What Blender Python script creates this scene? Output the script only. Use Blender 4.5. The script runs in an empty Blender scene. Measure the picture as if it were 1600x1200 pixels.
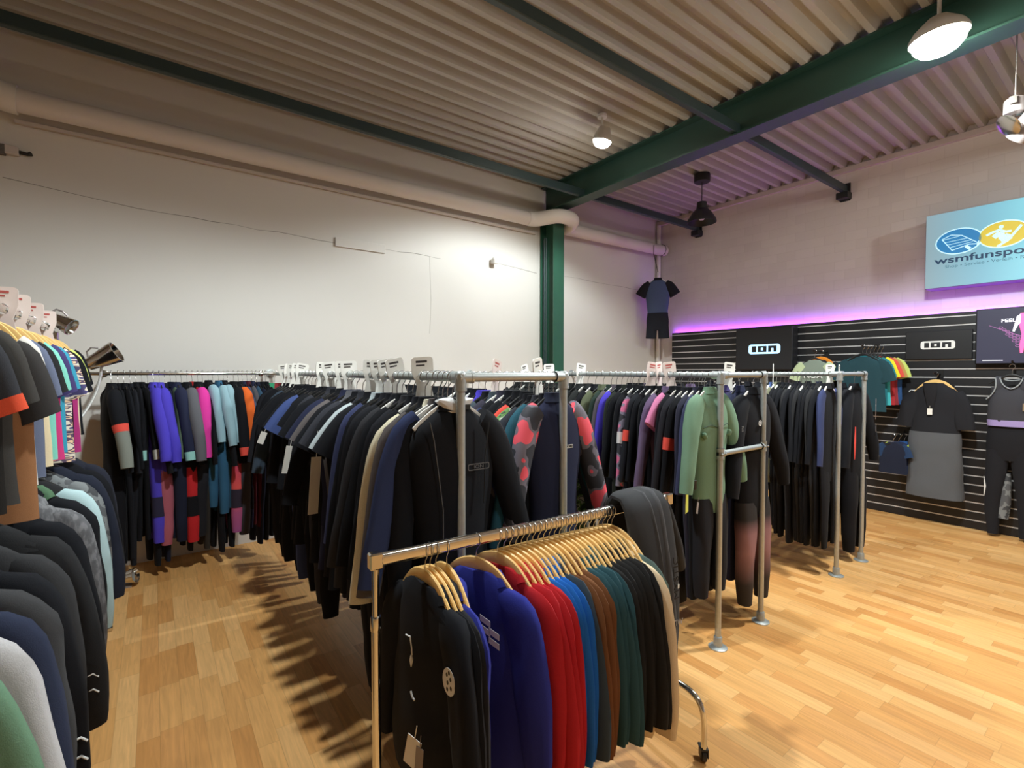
import bpy, math, random
from mathutils import Vector, Matrix, noise, Euler

rnd = random.Random(11)
PI = math.pi
SC = bpy.context.scene
COL = SC.collection


def V(*a):
    return Vector(a)


# ------------------------------------------------------------------ materials
MATS = {}


def lin(c):
    return tuple(((x / 12.92) if x <= 0.04045 else ((x + 0.055) / 1.055) ** 2.4) for x in (v / 255 for v in c))


def mat(name, rgb, rough=0.6, metal=0.0, emit=None, estr=1.0, noise_amt=0.0, nscale=40.0, sheen=0.0, bump=0.0, bscale=60.0, spec=0.5):
    if name in MATS:
        return MATS[name]
    m = bpy.data.materials.new(name)
    m.use_nodes = True
    nt = m.node_tree
    b = nt.nodes['Principled BSDF']
    c = (*lin(rgb), 1)
    b.inputs['Base Color'].default_value = c
    b.inputs['Roughness'].default_value = rough
    b.inputs['Metallic'].default_value = metal
    b.inputs['Specular IOR Level'].default_value = spec
    if sheen:
        b.inputs['Sheen Weight'].default_value = sheen
        b.inputs['Sheen Roughness'].default_value = 0.5
    if emit:
        b.inputs['Emission Color'].default_value = (*lin(emit), 1)
        b.inputs['Emission Strength'].default_value = estr
    if noise_amt or bump:
        tc = nt.nodes.new('ShaderNodeTexCoord')
        nz = nt.nodes.new('ShaderNodeTexNoise')
        nz.inputs['Scale'].default_value = nscale
        nz.inputs['Detail'].default_value = 3
        nt.links.new(tc.outputs['Object'], nz.inputs['Vector'])
        if noise_amt:
            mx = nt.nodes.new('ShaderNodeMix')
            mx.data_type = 'RGBA'
            mx.inputs[6].default_value = tuple(x * (1 - noise_amt) for x in c[:3]) + (1,)
            mx.inputs[7].default_value = tuple(min(1, x * (1 + noise_amt)) for x in c[:3]) + (1,)
            nt.links.new(nz.outputs['Fac'], mx.inputs[0])
            nt.links.new(mx.outputs[2], b.inputs['Base Color'])
        if bump:
            n2 = nt.nodes.new('ShaderNodeTexNoise')
            n2.inputs['Scale'].default_value = bscale
            n2.inputs['Detail'].default_value = 4
            nt.links.new(tc.outputs['Object'], n2.inputs['Vector'])
            bp = nt.nodes.new('ShaderNodeBump')
            bp.inputs['Strength'].default_value = bump
            bp.inputs['Distance'].default_value = 0.01
            nt.links.new(n2.outputs['Fac'], bp.inputs['Height'])
            nt.links.new(bp.outputs['Normal'], b.inputs['Normal'])
    MATS[name] = m
    return m


def spots_mat(name, cols, scale=14.0, stops=(0.0, 0.42, 0.5, 0.58), rough=0.75, stretch=(1, 1, 1), detail=0.4, constant=True):
    """several flat colours in blobs (camouflage, prints)"""
    if name in MATS:
        return MATS[name]
    m = bpy.data.materials.new(name)
    m.use_nodes = True
    nt = m.node_tree
    b = nt.nodes['Principled BSDF']
    b.inputs['Roughness'].default_value = rough
    tc = nt.nodes.new('ShaderNodeTexCoord')
    mp = nt.nodes.new('ShaderNodeMapping')
    mp.inputs['Scale'].default_value = stretch
    nz = nt.nodes.new('ShaderNodeTexNoise')
    nz.inputs['Scale'].default_value = scale
    nz.inputs['Detail'].default_value = detail
    cr = nt.nodes.new('ShaderNodeValToRGB')
    cr.color_ramp.interpolation = 'CONSTANT' if constant else 'LINEAR'
    el = cr.color_ramp.elements
    while len(el) < len(cols):
        el.new(0.5)
    for e, s, c in zip(el, stops, cols):
        e.position = s
    for i, c in enumerate(cols):
        el[i].color = (*lin(c), 1)
    nt.links.new(tc.outputs['Object'], mp.inputs['Vector'])
    nt.links.new(mp.outputs['Vector'], nz.inputs['Vector'])
    nt.links.new(nz.outputs['Fac'], cr.inputs['Fac'])
    nt.links.new(cr.outputs['Color'], b.inputs['Base Color'])
    MATS[name] = m
    return m


def zramp_mat(name, stops, rough=0.75):
    """colour that changes along the length of a printed leg (object z)"""
    if name in MATS:
        return MATS[name]
    m = bpy.data.materials.new(name)
    m.use_nodes = True
    nt = m.node_tree
    b = nt.nodes['Principled BSDF']
    b.inputs['Roughness'].default_value = rough
    tc = nt.nodes.new('ShaderNodeTexCoord')
    sp = nt.nodes.new('ShaderNodeSeparateXYZ')
    mr = nt.nodes.new('ShaderNodeMapRange')
    mr.inputs[1].default_value = -1.5
    mr.inputs[2].default_value = 0.0
    cr = nt.nodes.new('ShaderNodeValToRGB')
    el = cr.color_ramp.elements
    while len(el) < len(stops):
        el.new(0.5)
    for e, (s, c) in zip(el, stops):
        e.position = s
    for i, (s, c) in enumerate(stops):
        el[i].color = (*lin(c), 1)
    nt.links.new(tc.outputs['Object'], sp.inputs[0])
    nt.links.new(sp.outputs['Z'], mr.inputs[0])
    nt.links.new(mr.outputs[0], cr.inputs['Fac'])
    nt.links.new(cr.outputs['Color'], b.inputs['Base Color'])
    MATS[name] = m
    return m


# ------------------------------------------------------------------ mesh builder
class MB:
    def __init__(s):
        s.v, s.f, s.m = [], [], []

    def add(s, vs, fs, m=0, M=None):
        b = len(s.v)
        s.v += [(M @ Vector(p)) if M is not None else Vector(p) for p in vs]
        s.f += [tuple(b + i for i in f) for f in fs]
        s.m += [m] * len(fs)
        return s

    def box(s, x0, x1, y0, y1, z0, z1, m=0, M=None, c=0.0):
        if c > 0:
            # chamfered box, chamfer c
            vs, idx = [], {}
            X, Y, Z = (x0, x1), (y0, y1), (z0, z1)
            sg = (1, -1)
            for i in (0, 1):
                for j in (0, 1):
                    for k in (0, 1):
                        for a in range(3):
                            p = [X[i] + sg[i] * c, Y[j] + sg[j] * c, Z[k] + sg[k] * c]
                            p[a] = (X[i], Y[j], Z[k])[a]
                            idx[(i, j, k, a)] = len(vs)
                            vs.append(p)
            fs = []
            for a in range(3):
                o = [q for q in range(3) if q != a]
                for e in (0, 1):
                    q = []
                    for u, w in ((0, 0), (1, 0), (1, 1), (0, 1)):
                        t = [0, 0, 0]
                        t[a] = e
                        t[o[0]] = u
                        t[o[1]] = w
                        q.append(idx[(*t, a)])
                    fs.append(q)
            for a in range(3):
                o = [q for q in range(3) if q != a]
                for u in (0, 1):
                    for w in (0, 1):
                        t0, t1 = [0, 0, 0], [0, 0, 0]
                        t0[o[0]] = t1[o[0]] = u
                        t0[o[1]] = t1[o[1]] = w
                        t1[a] = 1
                        fs.append([idx[(*t0, o[0])], idx[(*t1, o[0])], idx[(*t1, o[1])], idx[(*t0, o[1])]])
            for i in (0, 1):
                for j in (0, 1):
                    for k in (0, 1):
                        fs.append([idx[(i, j, k, a)] for a in range(3)])
            return s.add(vs, fs, m, M)
        vs = [(x0, y0, z0), (x1, y0, z0), (x1, y1, z0), (x0, y1, z0), (x0, y0, z1), (x1, y0, z1), (x1, y1, z1), (x0, y1, z1)]
        fs = [(0, 3, 2, 1), (4, 5, 6, 7), (0, 1, 5, 4), (1, 2, 6, 5), (2, 3, 7, 6), (3, 0, 4, 7)]
        return s.add(vs, fs, m, M)

    def tube(s, pts, r, n=10, m=0, caps=True, M=None):
        pts = [Vector(p) for p in pts]
        rs = r if isinstance(r, (list, tuple)) else [r] * len(pts)
        vs, fs = [], []
        t0 = (pts[1] - pts[0]).normalized()
        up = Vector((0, 0, 1)) if abs(t0.z) < 0.9 else Vector((1, 0, 0))
        u = t0.cross(up).normalized()
        for i, p in enumerate(pts):
            if i == 0:
                t = pts[1] - pts[0]
            elif i == len(pts) - 1:
                t = pts[-1] - pts[-2]
            else:
                t = (pts[i + 1] - p).normalized() + (p - pts[i - 1]).normalized()
            t.normalize()
            u = (u - t * u.dot(t))
            u.normalize()
            w = t.cross(u)
            for k in range(n):
                a = 2 * PI * k / n
                vs.append(p + (u * math.cos(a) + w * math.sin(a)) * rs[i])
        for i in range(len(pts) - 1):
            for k in range(n):
                k2 = (k + 1) % n
                fs.append((i * n + k, i * n + k2, (i + 1) * n + k2, (i + 1) * n + k))
        if caps:
            fs.append(tuple(range(n))[::-1])
            fs.append(tuple((len(pts) - 1) * n + k for k in range(n)))
        return s.add(vs, fs, m, M)

    def lathe(s, prof, n=20, m=0, M=None, cap=True):
        vs, fs = [], []
        for r, z in prof:
            for k in range(n):
                a = 2 * PI * k / n
                vs.append((r * math.cos(a), r * math.sin(a), z))
        for i in range(len(prof) - 1):
            for k in range(n):
                k2 = (k + 1) % n
                fs.append((i * n + k, i * n + k2, (i + 1) * n + k2, (i + 1) * n + k))
        if cap:
            fs.append(tuple(range(n))[::-1])
            fs.append(tuple((len(prof) - 1) * n + k for k in range(n)))
        return s.add(vs, fs, m, M)

    def prism(s, poly, t0, t1, m=0, M=None):
        """poly in (x,z), extruded along y from t0 to t1"""
        n = len(poly)
        vs = [(x, t0, z) for x, z in poly] + [(x, t1, z) for x, z in poly]
        fs = [tuple(range(n)), tuple(range(n, 2 * n))[::-1]]
        fs += [(i, n + i, n + (i + 1) % n, (i + 1) % n) for i in range(n)]
        return s.add(vs, fs, m, M)

    def ringprism(s, outer, inner, t0, t1, m=0, M=None):
        n = len(outer)
        vs = [(x, t, z) for t in (t0, t1) for loop in (outer, inner) for x, z in loop]
        fs = []
        for i in range(n):
            j = (i + 1) % n
            fs += [(i, j, n + j, n + i), (2 * n + j, 2 * n + i, 3 * n + i, 3 * n + j), (j, i, 2 * n + i, 2 * n + j), (n + i, n + j, 3 * n + j, 3 * n + i)]
        return s.add(vs, fs, m, M)

    def mesh(s, name, smooth=True, ang=40):
        me = bpy.data.meshes.new(name)
        me.from_pydata([tuple(p) for p in s.v], [], s.f)
        me.polygons.foreach_set('material_index', s.m)
        if smooth:
            me.polygons.foreach_set('use_smooth', [True] * len(s.f))
            me.set_sharp_from_angle(angle=math.radians(ang))
        me.validate()
        me.update()
        return me

    def build(s, name, mats, parent=None, smooth=True, ang=40, M=None):
        me = s.mesh(name, smooth, ang)
        for q in (mats if isinstance(mats, (list, tuple)) else [mats]):
            me.materials.append(q)
        o = bpy.data.objects.new(name, me)
        COL.objects.link(o)
        if parent is not None:
            o.parent = parent
        if M is not None:
            o.matrix_local = M
        return o


def tag(o, label=None, cat=None, group=None, kind=None):
    if label:
        o['label'] = label
    if cat:
        o['category'] = cat
    if group:
        o['group'] = group
    if kind:
        o['kind'] = kind
    return o


def struct(o):
    o['kind'] = 'structure'
    return o


def thing(name, loc, label, cat, group=None, rotz=0.0, scale=1.0):
    o = bpy.data.objects.new(name, None)
    o.empty_display_size = 0.1
    COL.objects.link(o)
    o.location = loc
    o.rotation_euler = (0, 0, rotz)
    o.scale = (scale,) * 3
    return tag(o, label, cat, group)


def rrect(w, h, r, n=4, cx=0, cz=0):
    p = []
    for sx, sz, a0 in ((1, 1, 0), (-1, 1, 90), (-1, -1, 180), (1, -1, 270)):
        for k in range(n + 1):
            a = math.radians(a0 + 90 * k / n)
            p.append((cx + sx * (w / 2 - r) + r * math.cos(a), cz + sz * (h / 2 - r) + r * math.sin(a)))
    return p


def arc(cx, cz, r, a0, a1, n):
    return [(cx + r * math.cos(math.radians(a0 + (a1 - a0) * k / n)), cz + r * math.sin(math.radians(a0 + (a1 - a0) * k / n))) for k in range(n + 1)]


def text(name, s, size, m, parent, M, extrude=0.0006, bold=0.0, sx=1.0, align='CENTER'):
    cu = bpy.data.curves.new(name, 'FONT')
    cu.body = s
    cu.size = size
    cu.extrude = extrude
    cu.offset = bold
    cu.align_x = align
    cu.align_y = 'CENTER'
    t = bpy.data.objects.new(name + '_src', cu)
    COL.objects.link(t)
    bpy.context.view_layer.update()
    me = bpy.data.meshes.new_from_object(t)
    bpy.data.objects.remove(t)
    me.name = name
    me.materials.clear()
    me.materials.append(m)
    o = bpy.data.objects.new(name, me)
    COL.objects.link(o)
    if parent is not None:
        o.parent = parent
    o.matrix_local = M @ Matrix.Diagonal((sx, 1, 1, 1))
    return o


def basis(origin, ex, ey, ez):
    M = Matrix.Identity(4)
    for i, e in enumerate((ex, ey, ez)):
        for k in range(3):
            M[k][i] = e[k]
    for k in range(3):
        M[k][3] = origin[k]
    return M


# text lying in the local XZ plane facing -Y  (x right, z up)
def face_front(x, y, z, rot=0.0):
    return basis((x, y, z), (1, 0, 0), (0, 0, 1), (0, -1, 0)) @ Matrix.Rotation(rot, 4, 'Z')


# on a wall at constant x facing -X : right-hand direction is -Y
def face_wall(x, y, z):
    return basis((x, y, z), (0, -1, 0), (0, 0, 1), (-1, 0, 0))


# ------------------------------------------------------------------ cloth
def cat(pts, step):
    """Catmull-Rom resample of rows of numbers, spaced by the xyz length"""
    n = len(pts)
    out = []
    for i in range(n - 1):
        p0, p1, p2, p3 = pts[max(0, i - 1)], pts[i], pts[i + 1], pts[min(n - 1, i + 2)]
        L = math.sqrt(sum((p2[k] - p1[k]) ** 2 for k in range(3)))
        m = max(1, int(round(L / step)))
        for j in range(m):
            t = j / m
            out.append([0.5 * (2 * b + (c - a) * t + (2 * a - 5 * b + 4 * c - d) * t * t + (3 * b - a - 3 * c + d) * t ** 3) for a, b, c, d in zip(p0, p1, p2, p3)])
    out.append(list(pts[-1]))
    return out


def limb(mb, rows, n=14, step=0.035, amp=0.006, seed=0.0, m=0, e=2.3, lo=0.0, hi=1.0, inflate=0.0, flare=None, axis=V(0, 1, 0)):
    """rows: (x, y, z, half width in the garment plane, half thickness)"""
    R = cat(rows, step)
    k0, k1 = int(lo * (len(R) - 1)), max(int(lo * (len(R) - 1)) + 1, int(round(hi * (len(R) - 1))))
    P = [V(*r[:3]) for r in R]
    vs, fs = [], []
    cnt = 0
    for i in range(k0, k1 + 1):
        t = (P[min(len(P) - 1, i + 1)] - P[max(0, i - 1)]).normalized()
        u = t.cross(axis)
        u.normalize()
        w = u.cross(t)
        a, b = R[i][3] + inflate, R[i][4] + inflate
        for k in range(n):
            th = 2 * PI * k / n
            c, s_ = math.cos(th), math.sin(th)
            cx = math.copysign(abs(c) ** (2 / e), c)
            sx = math.copysign(abs(s_) ** (2 / e), s_)
            d = u * (cx * a) + w * (sx * b)
            q = P[i] + d
            if amp:
                k_ = noise.noise(V(q.x * 9 + seed, q.y * 9 + seed * 1.7, q.z * 4.5)) + 0.5 * noise.noise(V(q.x * 24 + seed, q.y * 24, q.z * 9 - seed))
                q = q + d.normalized() * (k_ * amp) + w * (noise.noise(V(q.x * 14 - seed, 3.3, q.z * 2.2 + seed)) * amp * 1.3)
            vs.append(q)
        cnt += 1
    for i in range(cnt - 1):
        for k in range(n):
            k2 = (k + 1) % n
            fs.append((i * n + k, i * n + k2, (i + 1) * n + k2, (i + 1) * n + k))
    fs.append(tuple(range(n))[::-1])
    fs.append(tuple((cnt - 1) * n + k for k in range(n)))
    mb.add(vs, fs, m)


GM = {}          # cached part meshes, shared by all copies


def rows_for(style, part, var):
    """key sections of each garment part, hung from the origin (centre of the rail)"""
    j = random.Random(hash((var * 31 + 7)) % 9973)
    q = lambda s_: (j.random() - 0.5) * 2 * s_
    sd = 1 if part.endswith('_b') else -1
    th = {'hero': 1.0, 'stack': 0.62, 'thin': 0.42}[style[1]]
    k = style[0]
    if part == 'torso':
        if k in ('suit', 'shorty'):
            rows = [(0, 0, -0.085, 0.055, 0.030), (0, 0, -0.11, 0.062, 0.034), (0, 0, -0.135, 0.10, 0.040), (0, 0, -0.175, 0.155, 0.048), (0, 0, -0.235, 0.185, 0.056),
                    (0, 0, -0.36, 0.185, 0.066), (0, 0, -0.52, 0.165, 0.062), (0, 0, -0.63, 0.155, 0.058), (0, 0, -0.76, 0.165, 0.060), (0, 0, -0.85, 0.16, 0.058), (0, 0, -0.90, 0.13, 0.050)]
        elif k == 'tee':
            rows = [(0, 0, -0.115, 0.07, 0.02), (0, 0, -0.13, 0.085, 0.026), (0, 0, -0.16, 0.145, 0.032), (0, 0, -0.20, 0.20, 0.038), (0, 0, -0.27, 0.215, 0.045), (0, 0, -0.45, 0.215, 0.052), (0, 0, -0.62, 0.22, 0.055), (0, 0, -0.72, 0.225, 0.055)]
        elif k == 'hoodie':
            rows = [(0, 0, -0.112, 0.085, 0.035), (0, 0, -0.138, 0.128, 0.045), (0, 0, -0.178, 0.178, 0.05), (0, 0, -0.23, 0.215, 0.055), (0, 0, -0.32, 0.225, 0.062), (0, 0, -0.50, 0.235, 0.07), (0, 0, -0.68, 0.24, 0.075), (0, 0, -0.80, 0.235, 0.07), (0, 0, -0.86, 0.215, 0.06)]
        elif k == 'poncho':
            rows = [(0, 0, -0.10, 0.07, 0.03), (0, 0, -0.14, 0.12, 0.045), (0, 0, -0.20, 0.19, 0.055), (0, 0, -0.32, 0.225, 0.07), (0, 0, -0.60, 0.22, 0.09), (0, 0, -0.95, 0.23, 0.10), (0, 0, -1.33, 0.24, 0.11)]
        elif k == 'tank':
            rows = [(0, 0, -0.20, 0.155, 0.03), (0, 0, -0.26, 0.15, 0.05), (0, 0, -0.33, 0.17, 0.06), (0, 0, -0.45, 0.18, 0.065), (0, 0, -0.56, 0.18, 0.065)]
    elif part.startswith('sleeve'):
        if k == 'suit':
            f = q(0.035)
            y = -0.012 + q(0.018)
            rows = [(sd * 0.115, 0, -0.165, 0.055, 0.040), (sd * 0.168, 0, -0.215, 0.066, 0.050), (sd * (0.213 + f * .3), y * .4, -0.32, 0.061, 0.050), (sd * (0.252 + f * .6), y, -0.46, 0.054, 0.046),
                    (sd * (0.286 + f), y * 1.6, -0.60, 0.047, 0.042), (sd * (0.312 + f * 1.2), y * 1.8, -0.73, 0.040, 0.036)]
        elif k == 'shorty':
            rows = [(sd * 0.115, 0, -0.165, 0.058, 0.040), (sd * 0.165, 0, -0.21, 0.076, 0.050), (sd * 0.215, 0, -0.28, 0.082, 0.052), (sd * 0.262, 0, -0.355, 0.084, 0.050)]
        elif k == 'tee':
            rows = [(sd * 0.13, 0, -0.18, 0.06, 0.030), (sd * 0.172, 0, -0.225, 0.078, 0.036), (sd * 0.205, 0, -0.30, 0.080, 0.038), (sd * 0.235, 0, -0.395, 0.082, 0.036)]
        elif k == 'hoodie':
            f = q(0.03)
            rows = [(sd * 0.085, 0, -0.185, 0.022, 0.020), (sd * 0.125, 0, -0.198, 0.048, 0.040), (sd * 0.165, 0, -0.228, 0.070, 0.052), (sd * 0.200, 0, -0.285, 0.083, 0.055), (sd * (0.235 + f * .4), -0.01, -0.40, 0.078, 0.055), (sd * (0.265 + f * .7), -0.018, -0.56, 0.07, 0.052),
                    (sd * (0.285 + f), -0.022, -0.72, 0.06, 0.046), (sd * (0.292 + f), -0.022, -0.80, 0.046, 0.038)]
        elif k == 'poncho':
            rows = [(sd * 0.15, 0, -0.21, 0.07, 0.04), (sd * 0.20, -0.01, -0.32, 0.085, 0.05), (sd * 0.235, -0.02, -0.48, 0.085, 0.055), (sd * 0.25, -0.02, -0.58, 0.08, 0.05)]
    elif part.startswith('leg'):
        f = q(0.02)
        y = q(0.02)
        if k in ('suit', 'leggings'):
            o = 0.0 if k == 'suit' else 0.79
            rows = [(sd * 0.082, 0, -0.80 + o, 0.082, 0.055), (sd * 0.088, y * .5, -0.93 + o, 0.079, 0.056), (sd * (0.093 + f * .5), y, -1.10 + o, 0.066, 0.052), (sd * (0.094 + f), y, -1.19 + o, 0.062, 0.05), (sd * (0.096 + f), y, -1.30 + o, 0.058, 0.048),
                    (sd * (0.094 + f), y, -1.44 + o, 0.044, 0.040)]
        else:
            rows = [(sd * 0.082, 0, -0.80, 0.082, 0.055), (sd * 0.092, 0, -0.93, 0.082, 0.056), (sd * 0.098, 0, -1.03, 0.083, 0.055)]
    return [(a, b, c, d, e_ * th) for a, b, c, d, e_ in rows]


def part_mesh(style, part, var, lo=0.0, hi=1.0, inflate=0.0):
    key = (style, part, var, lo, hi, inflate)
    if key in GM:
        return GM[key]
    mb = MB()
    hero = style[1] == 'hero'
    amp = {'suit': 0.0045, 'shorty': 0.004, 'tee': 0.009, 'hoodie': 0.010, 'poncho': 0.014, 'tank': 0.006, 'leggings': 0.005}[style[0]]
    if style[1] == 'thin':
        amp *= 0.8
    seed = var * 13.7 + (sum(map(ord, part)) % 17) * 2.3
    if part == 'hood':
        th = 1.0 if hero else 0.5
        limb(mb, [(-0.115, -0.005 * th, -0.165, 0.030, 0.020), (-0.085, 0.03 * th, -0.135, 0.035, 0.022), (0, 0.05 * th, -0.15, 0.04, 0.024), (0.085, 0.03 * th, -0.135, 0.035, 0.022), (0.115, -0.005 * th, -0.165, 0.030, 0.020)], 10, 0.025, 0.006, seed)
        limb(mb, [(0, 0.045 * th, -0.13, 0.09, 0.014), (0, 0.06 * th, -0.19, 0.12, 0.02), (0, 0.066 * th, -0.30, 0.105, 0.022), (0, 0.062 * th, -0.40, 0.05, 0.012)], 12, 0.03, 0.008, seed)
    elif part == 'collar':
        mb = MB()
        limb(mb, [(0, 0, -0.078, 0.052, 0.026 if hero else 0.016), (0, 0, -0.10, 0.06, 0.030 if hero else 0.019), (0, 0, -0.122, 0.078, 0.038 if hero else 0.024)], 14, 0.012, 0.002, seed, inflate=0.003)
    else:
        limb(mb, rows_for(style, part, var), 16 if hero else 12, 0.028 if hero else 0.04, amp, seed, lo=lo, hi=hi, inflate=inflate)
    me = mb.mesh('_'.join((style[0], part.split('_')[0])), ang=60)
    me.materials.append(None)
    GM[key] = me
    return me


def put(me, name, m, parent, label=None):
    o = bpy.data.objects.new(name, me)
    COL.objects.link(o)
    o.parent = parent
    s_ = o.material_slots[0]
    s_.link = 'OBJECT'
    s_.material = m
    if label:
        o['label'] = label
    return o


def fab(rgb):
    return mat('cloth_%d_%d_%d' % rgb, rgb, rough=0.85, noise_amt=0.12, nscale=260, sheen=0.02, bump=0.12, bscale=420, spec=0.16)


BLACK = (22, 23, 28)
CHAR = (34, 35, 41)
GRAPH = (52, 53, 60)


def M_(c):
    return c if not isinstance(c, tuple) else fab(c)
# ------------------------------------------------------------------ hangers, cards, garments
chrome = mat('chrome', (215, 213, 208), 0.14, 1.0)
galv = mat('galvanised_steel', (180, 185, 184), 0.42, 0.6, noise_amt=0.14, nscale=55)
wire = mat('steel_wire', (190, 190, 190), 0.25, 1.0)
wood_h = mat('hanger_wood', (238, 194, 122), 0.42, noise_amt=0.10, nscale=30)
blk_pl = mat('black_plastic', (24, 24, 25), 0.4)
wht_pl = mat('white_plastic', (232, 230, 224), 0.45)
card_w = mat('white_card', (236, 232, 224), 0.6)
card_p = mat('pinkish_card', (232, 214, 206), 0.6)
ink = mat('dark_print', (60, 52, 50), 0.7)
logo_w = mat('white_print', (226, 226, 224), 0.6)
logo_g = mat('grey_print', (92, 92, 94), 0.6)

_mb = MB()
_hk = [(0.0225 * math.cos(math.radians(a)), 0, 0.0225 * math.sin(math.radians(a))) for a in range(195, -31, -15)] + [(0.013, 0, -0.024), (0.003, 0, -0.038), (0, 0, -0.055), (0, 0, -0.095)]
_mb.tube(_hk, 0.0019, 6)
HOOK = _mb.mesh('hook')
HOOK.materials.append(None)
HB = {}
for nm, rows in {
    'plastic': [(-.17, 0, -.185, .008, .004), (-.13, 0, -.155, .011, .005), (-.06, 0, -.112, .012, .006), (0, 0, -.092, .014, .006), (.06, 0, -.112, .012, .006), (.13, 0, -.155, .011, .005), (.17, 0, -.185, .008, .004)],
    'wood': [(-.20, 0, -.240, .016, .0075), (-.165, 0, -.200, .021, .0075), (-.12, 0, -.150, .024, .0075), (-.07, 0, -.108, .024, .0075), (0, 0, -.092, .027, .0075), (.07, 0, -.108, .024, .0075), (.12, 0, -.150, .024, .0075), (.165, 0, -.200, .021, .0075), (.20, 0, -.240, .016, .0075)]}.items():
    b_ = MB()
    limb(b_, rows, 10, 0.022, 0, 0, e=3.2)
    HB[nm] = b_.mesh('hanger_body')
    HB[nm].materials.append(None)

ORD = ('first second third fourth fifth sixth seventh eighth ninth tenth eleventh twelfth thirteenth fourteenth fifteenth sixteenth seventeenth eighteenth '
       'nineteenth twentieth').split()
for d_ in ('twenty', 'thirty', 'forty'):
    ORD += [d_ + '-' + o for o in ORD[:9]] + [{'twenty': 'thirtieth', 'thirty': 'fortieth', 'forty': 'fiftieth'}[d_]]


def hanger(kind, loc, rotz, label, group, scale=1.0, m=None):
    t = thing('clothes_hanger', loc, label, 'hanger', group, rotz, scale)
    put(HOOK, 'hook', wire, t)
    put(HB['wood' if kind == 'wood' else 'plastic'], 'hanger_arms', m or {'wood': wood_h, 'white': wht_pl, 'black': blk_pl}[kind], t)
    return t


_o = rrect(0.10, 0.075, 0.016, 5, 0, 0.05)
DIV_OUT = arc(0.034, 0.074, 0.016, 0, 90, 5) + arc(-0.034, 0.074, 0.016, 90, 180, 5) + [(-0.05, 0.02), (-0.032, -0.04), (-0.046, -0.115), (-0.02, -0.125), (0.02, -0.125), (0.046, -0.115), (0.032, -0.04), (0.05, 0.02)]
_n = len(DIV_OUT)
DIV_IN = []
for x, z in DIV_OUT:
    a = math.atan2(z, x)
    DIV_IN.append((0.025 * math.cos(a), 0.025 * math.sin(a)))
_b = MB().ringprism(DIV_OUT, DIV_IN, -0.0025, 0.0025)
DIVM = _b.mesh('size_card', ang=30)
DIVM.materials.append(None)
_b = MB()
_b.box(-0.030, 0.022, -0.0034, -0.0026, 0.064, 0.074)
_b.box(-0.030, 0.010, -0.0034, -0.0026, 0.049, 0.056)
DIVP = _b.mesh('print', smooth=False)
DIVP.materials.append(None)


def divider(loc, rotz, label, group, pink=False, tilt=0.0):
    t = thing('size_card', loc, label, 'size card', group, rotz)
    t.rotation_euler = (0, tilt, rotz)
    put(DIVM, 'card', card_p if pink else card_w, t)
    put(DIVP, 'print', mat('red_print', (186, 90, 84), 0.6) if pink else ink, t)
    return t


_b = MB().box(-0.02, 0.02, -0.0012, 0.0012, -0.055, 0.0).box(-0.001, 0.001, -0.001, 0.001, 0.0, 0.025)
TAGM = _b.mesh('price_tag', smooth=False)
TAGM.materials.append(None)


def add_tag(t, x, y, z, sx=1.0, sz=1.0, rz=0.0, m=None):
    o = put(TAGM, 'price_tag', m or card_w, t)
    o.location = (x, y, z)
    o.scale = (sx, 1, sz)
    o.rotation_euler = (0, rz, 0.3)
    return o


def garment(name, label, cat_, group, loc, rotz, style, var, c, scale=1.0, loc_off=(0, 0, 0)):
    t = thing(name, loc, label, cat_, group, rotz, scale)
    k = style[0]
    if k != 'leggings':
        put(part_mesh(style, 'torso', var), 'torso', M_(c['t']), t)
    if k in ('suit', 'shorty'):
        put(part_mesh(style, 'collar', var), 'collar', M_(c.get('collar', c['t'])), t)
    if k in ('suit', 'shorty', 'tee', 'hoodie', 'poncho'):
        for sd in ('a', 'b'):
            o = put(part_mesh(style, 'sleeve_' + sd, var), 'sleeve', M_(c.get('s' + sd, c.get('s', c['t']))), t)
            if 'band' in c:
                put(part_mesh(style, 'sleeve_' + sd, var, 0.46, 0.56, 0.0035), 'elbow_band', M_(c['band']), o)
            if 'fore' in c:
                put(part_mesh(style, 'sleeve_' + sd, var, 0.5, 1.0, 0.0025), 'forearm_panel', M_(c['fore']), o)
            if 'cuff' in c:
                put(part_mesh(style, 'sleeve_' + sd, var, 0.90, 1.0, 0.003), 'cuff', M_(c['cuff']), o)
    if k in ('suit', 'shorty', 'leggings'):
        for sd in ('a', 'b'):
            o = put(part_mesh(style, 'leg_' + sd, var), 'leg', M_(c.get('l' + sd, c.get('l', c['t']))), t)
            if 'knee' in c:
                put(part_mesh(style, 'leg_' + sd, var, 0.42, 0.66, 0.003), 'knee_pad', M_(c['knee']), o)
    if k == 'hoodie' and not c.get('nohood'):
        put(part_mesh(style, 'hood', var), 'hood', M_(c.get('hood', c['t'])), t)
    return t


def suit_desc(c, style):
    return c['d']


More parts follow.
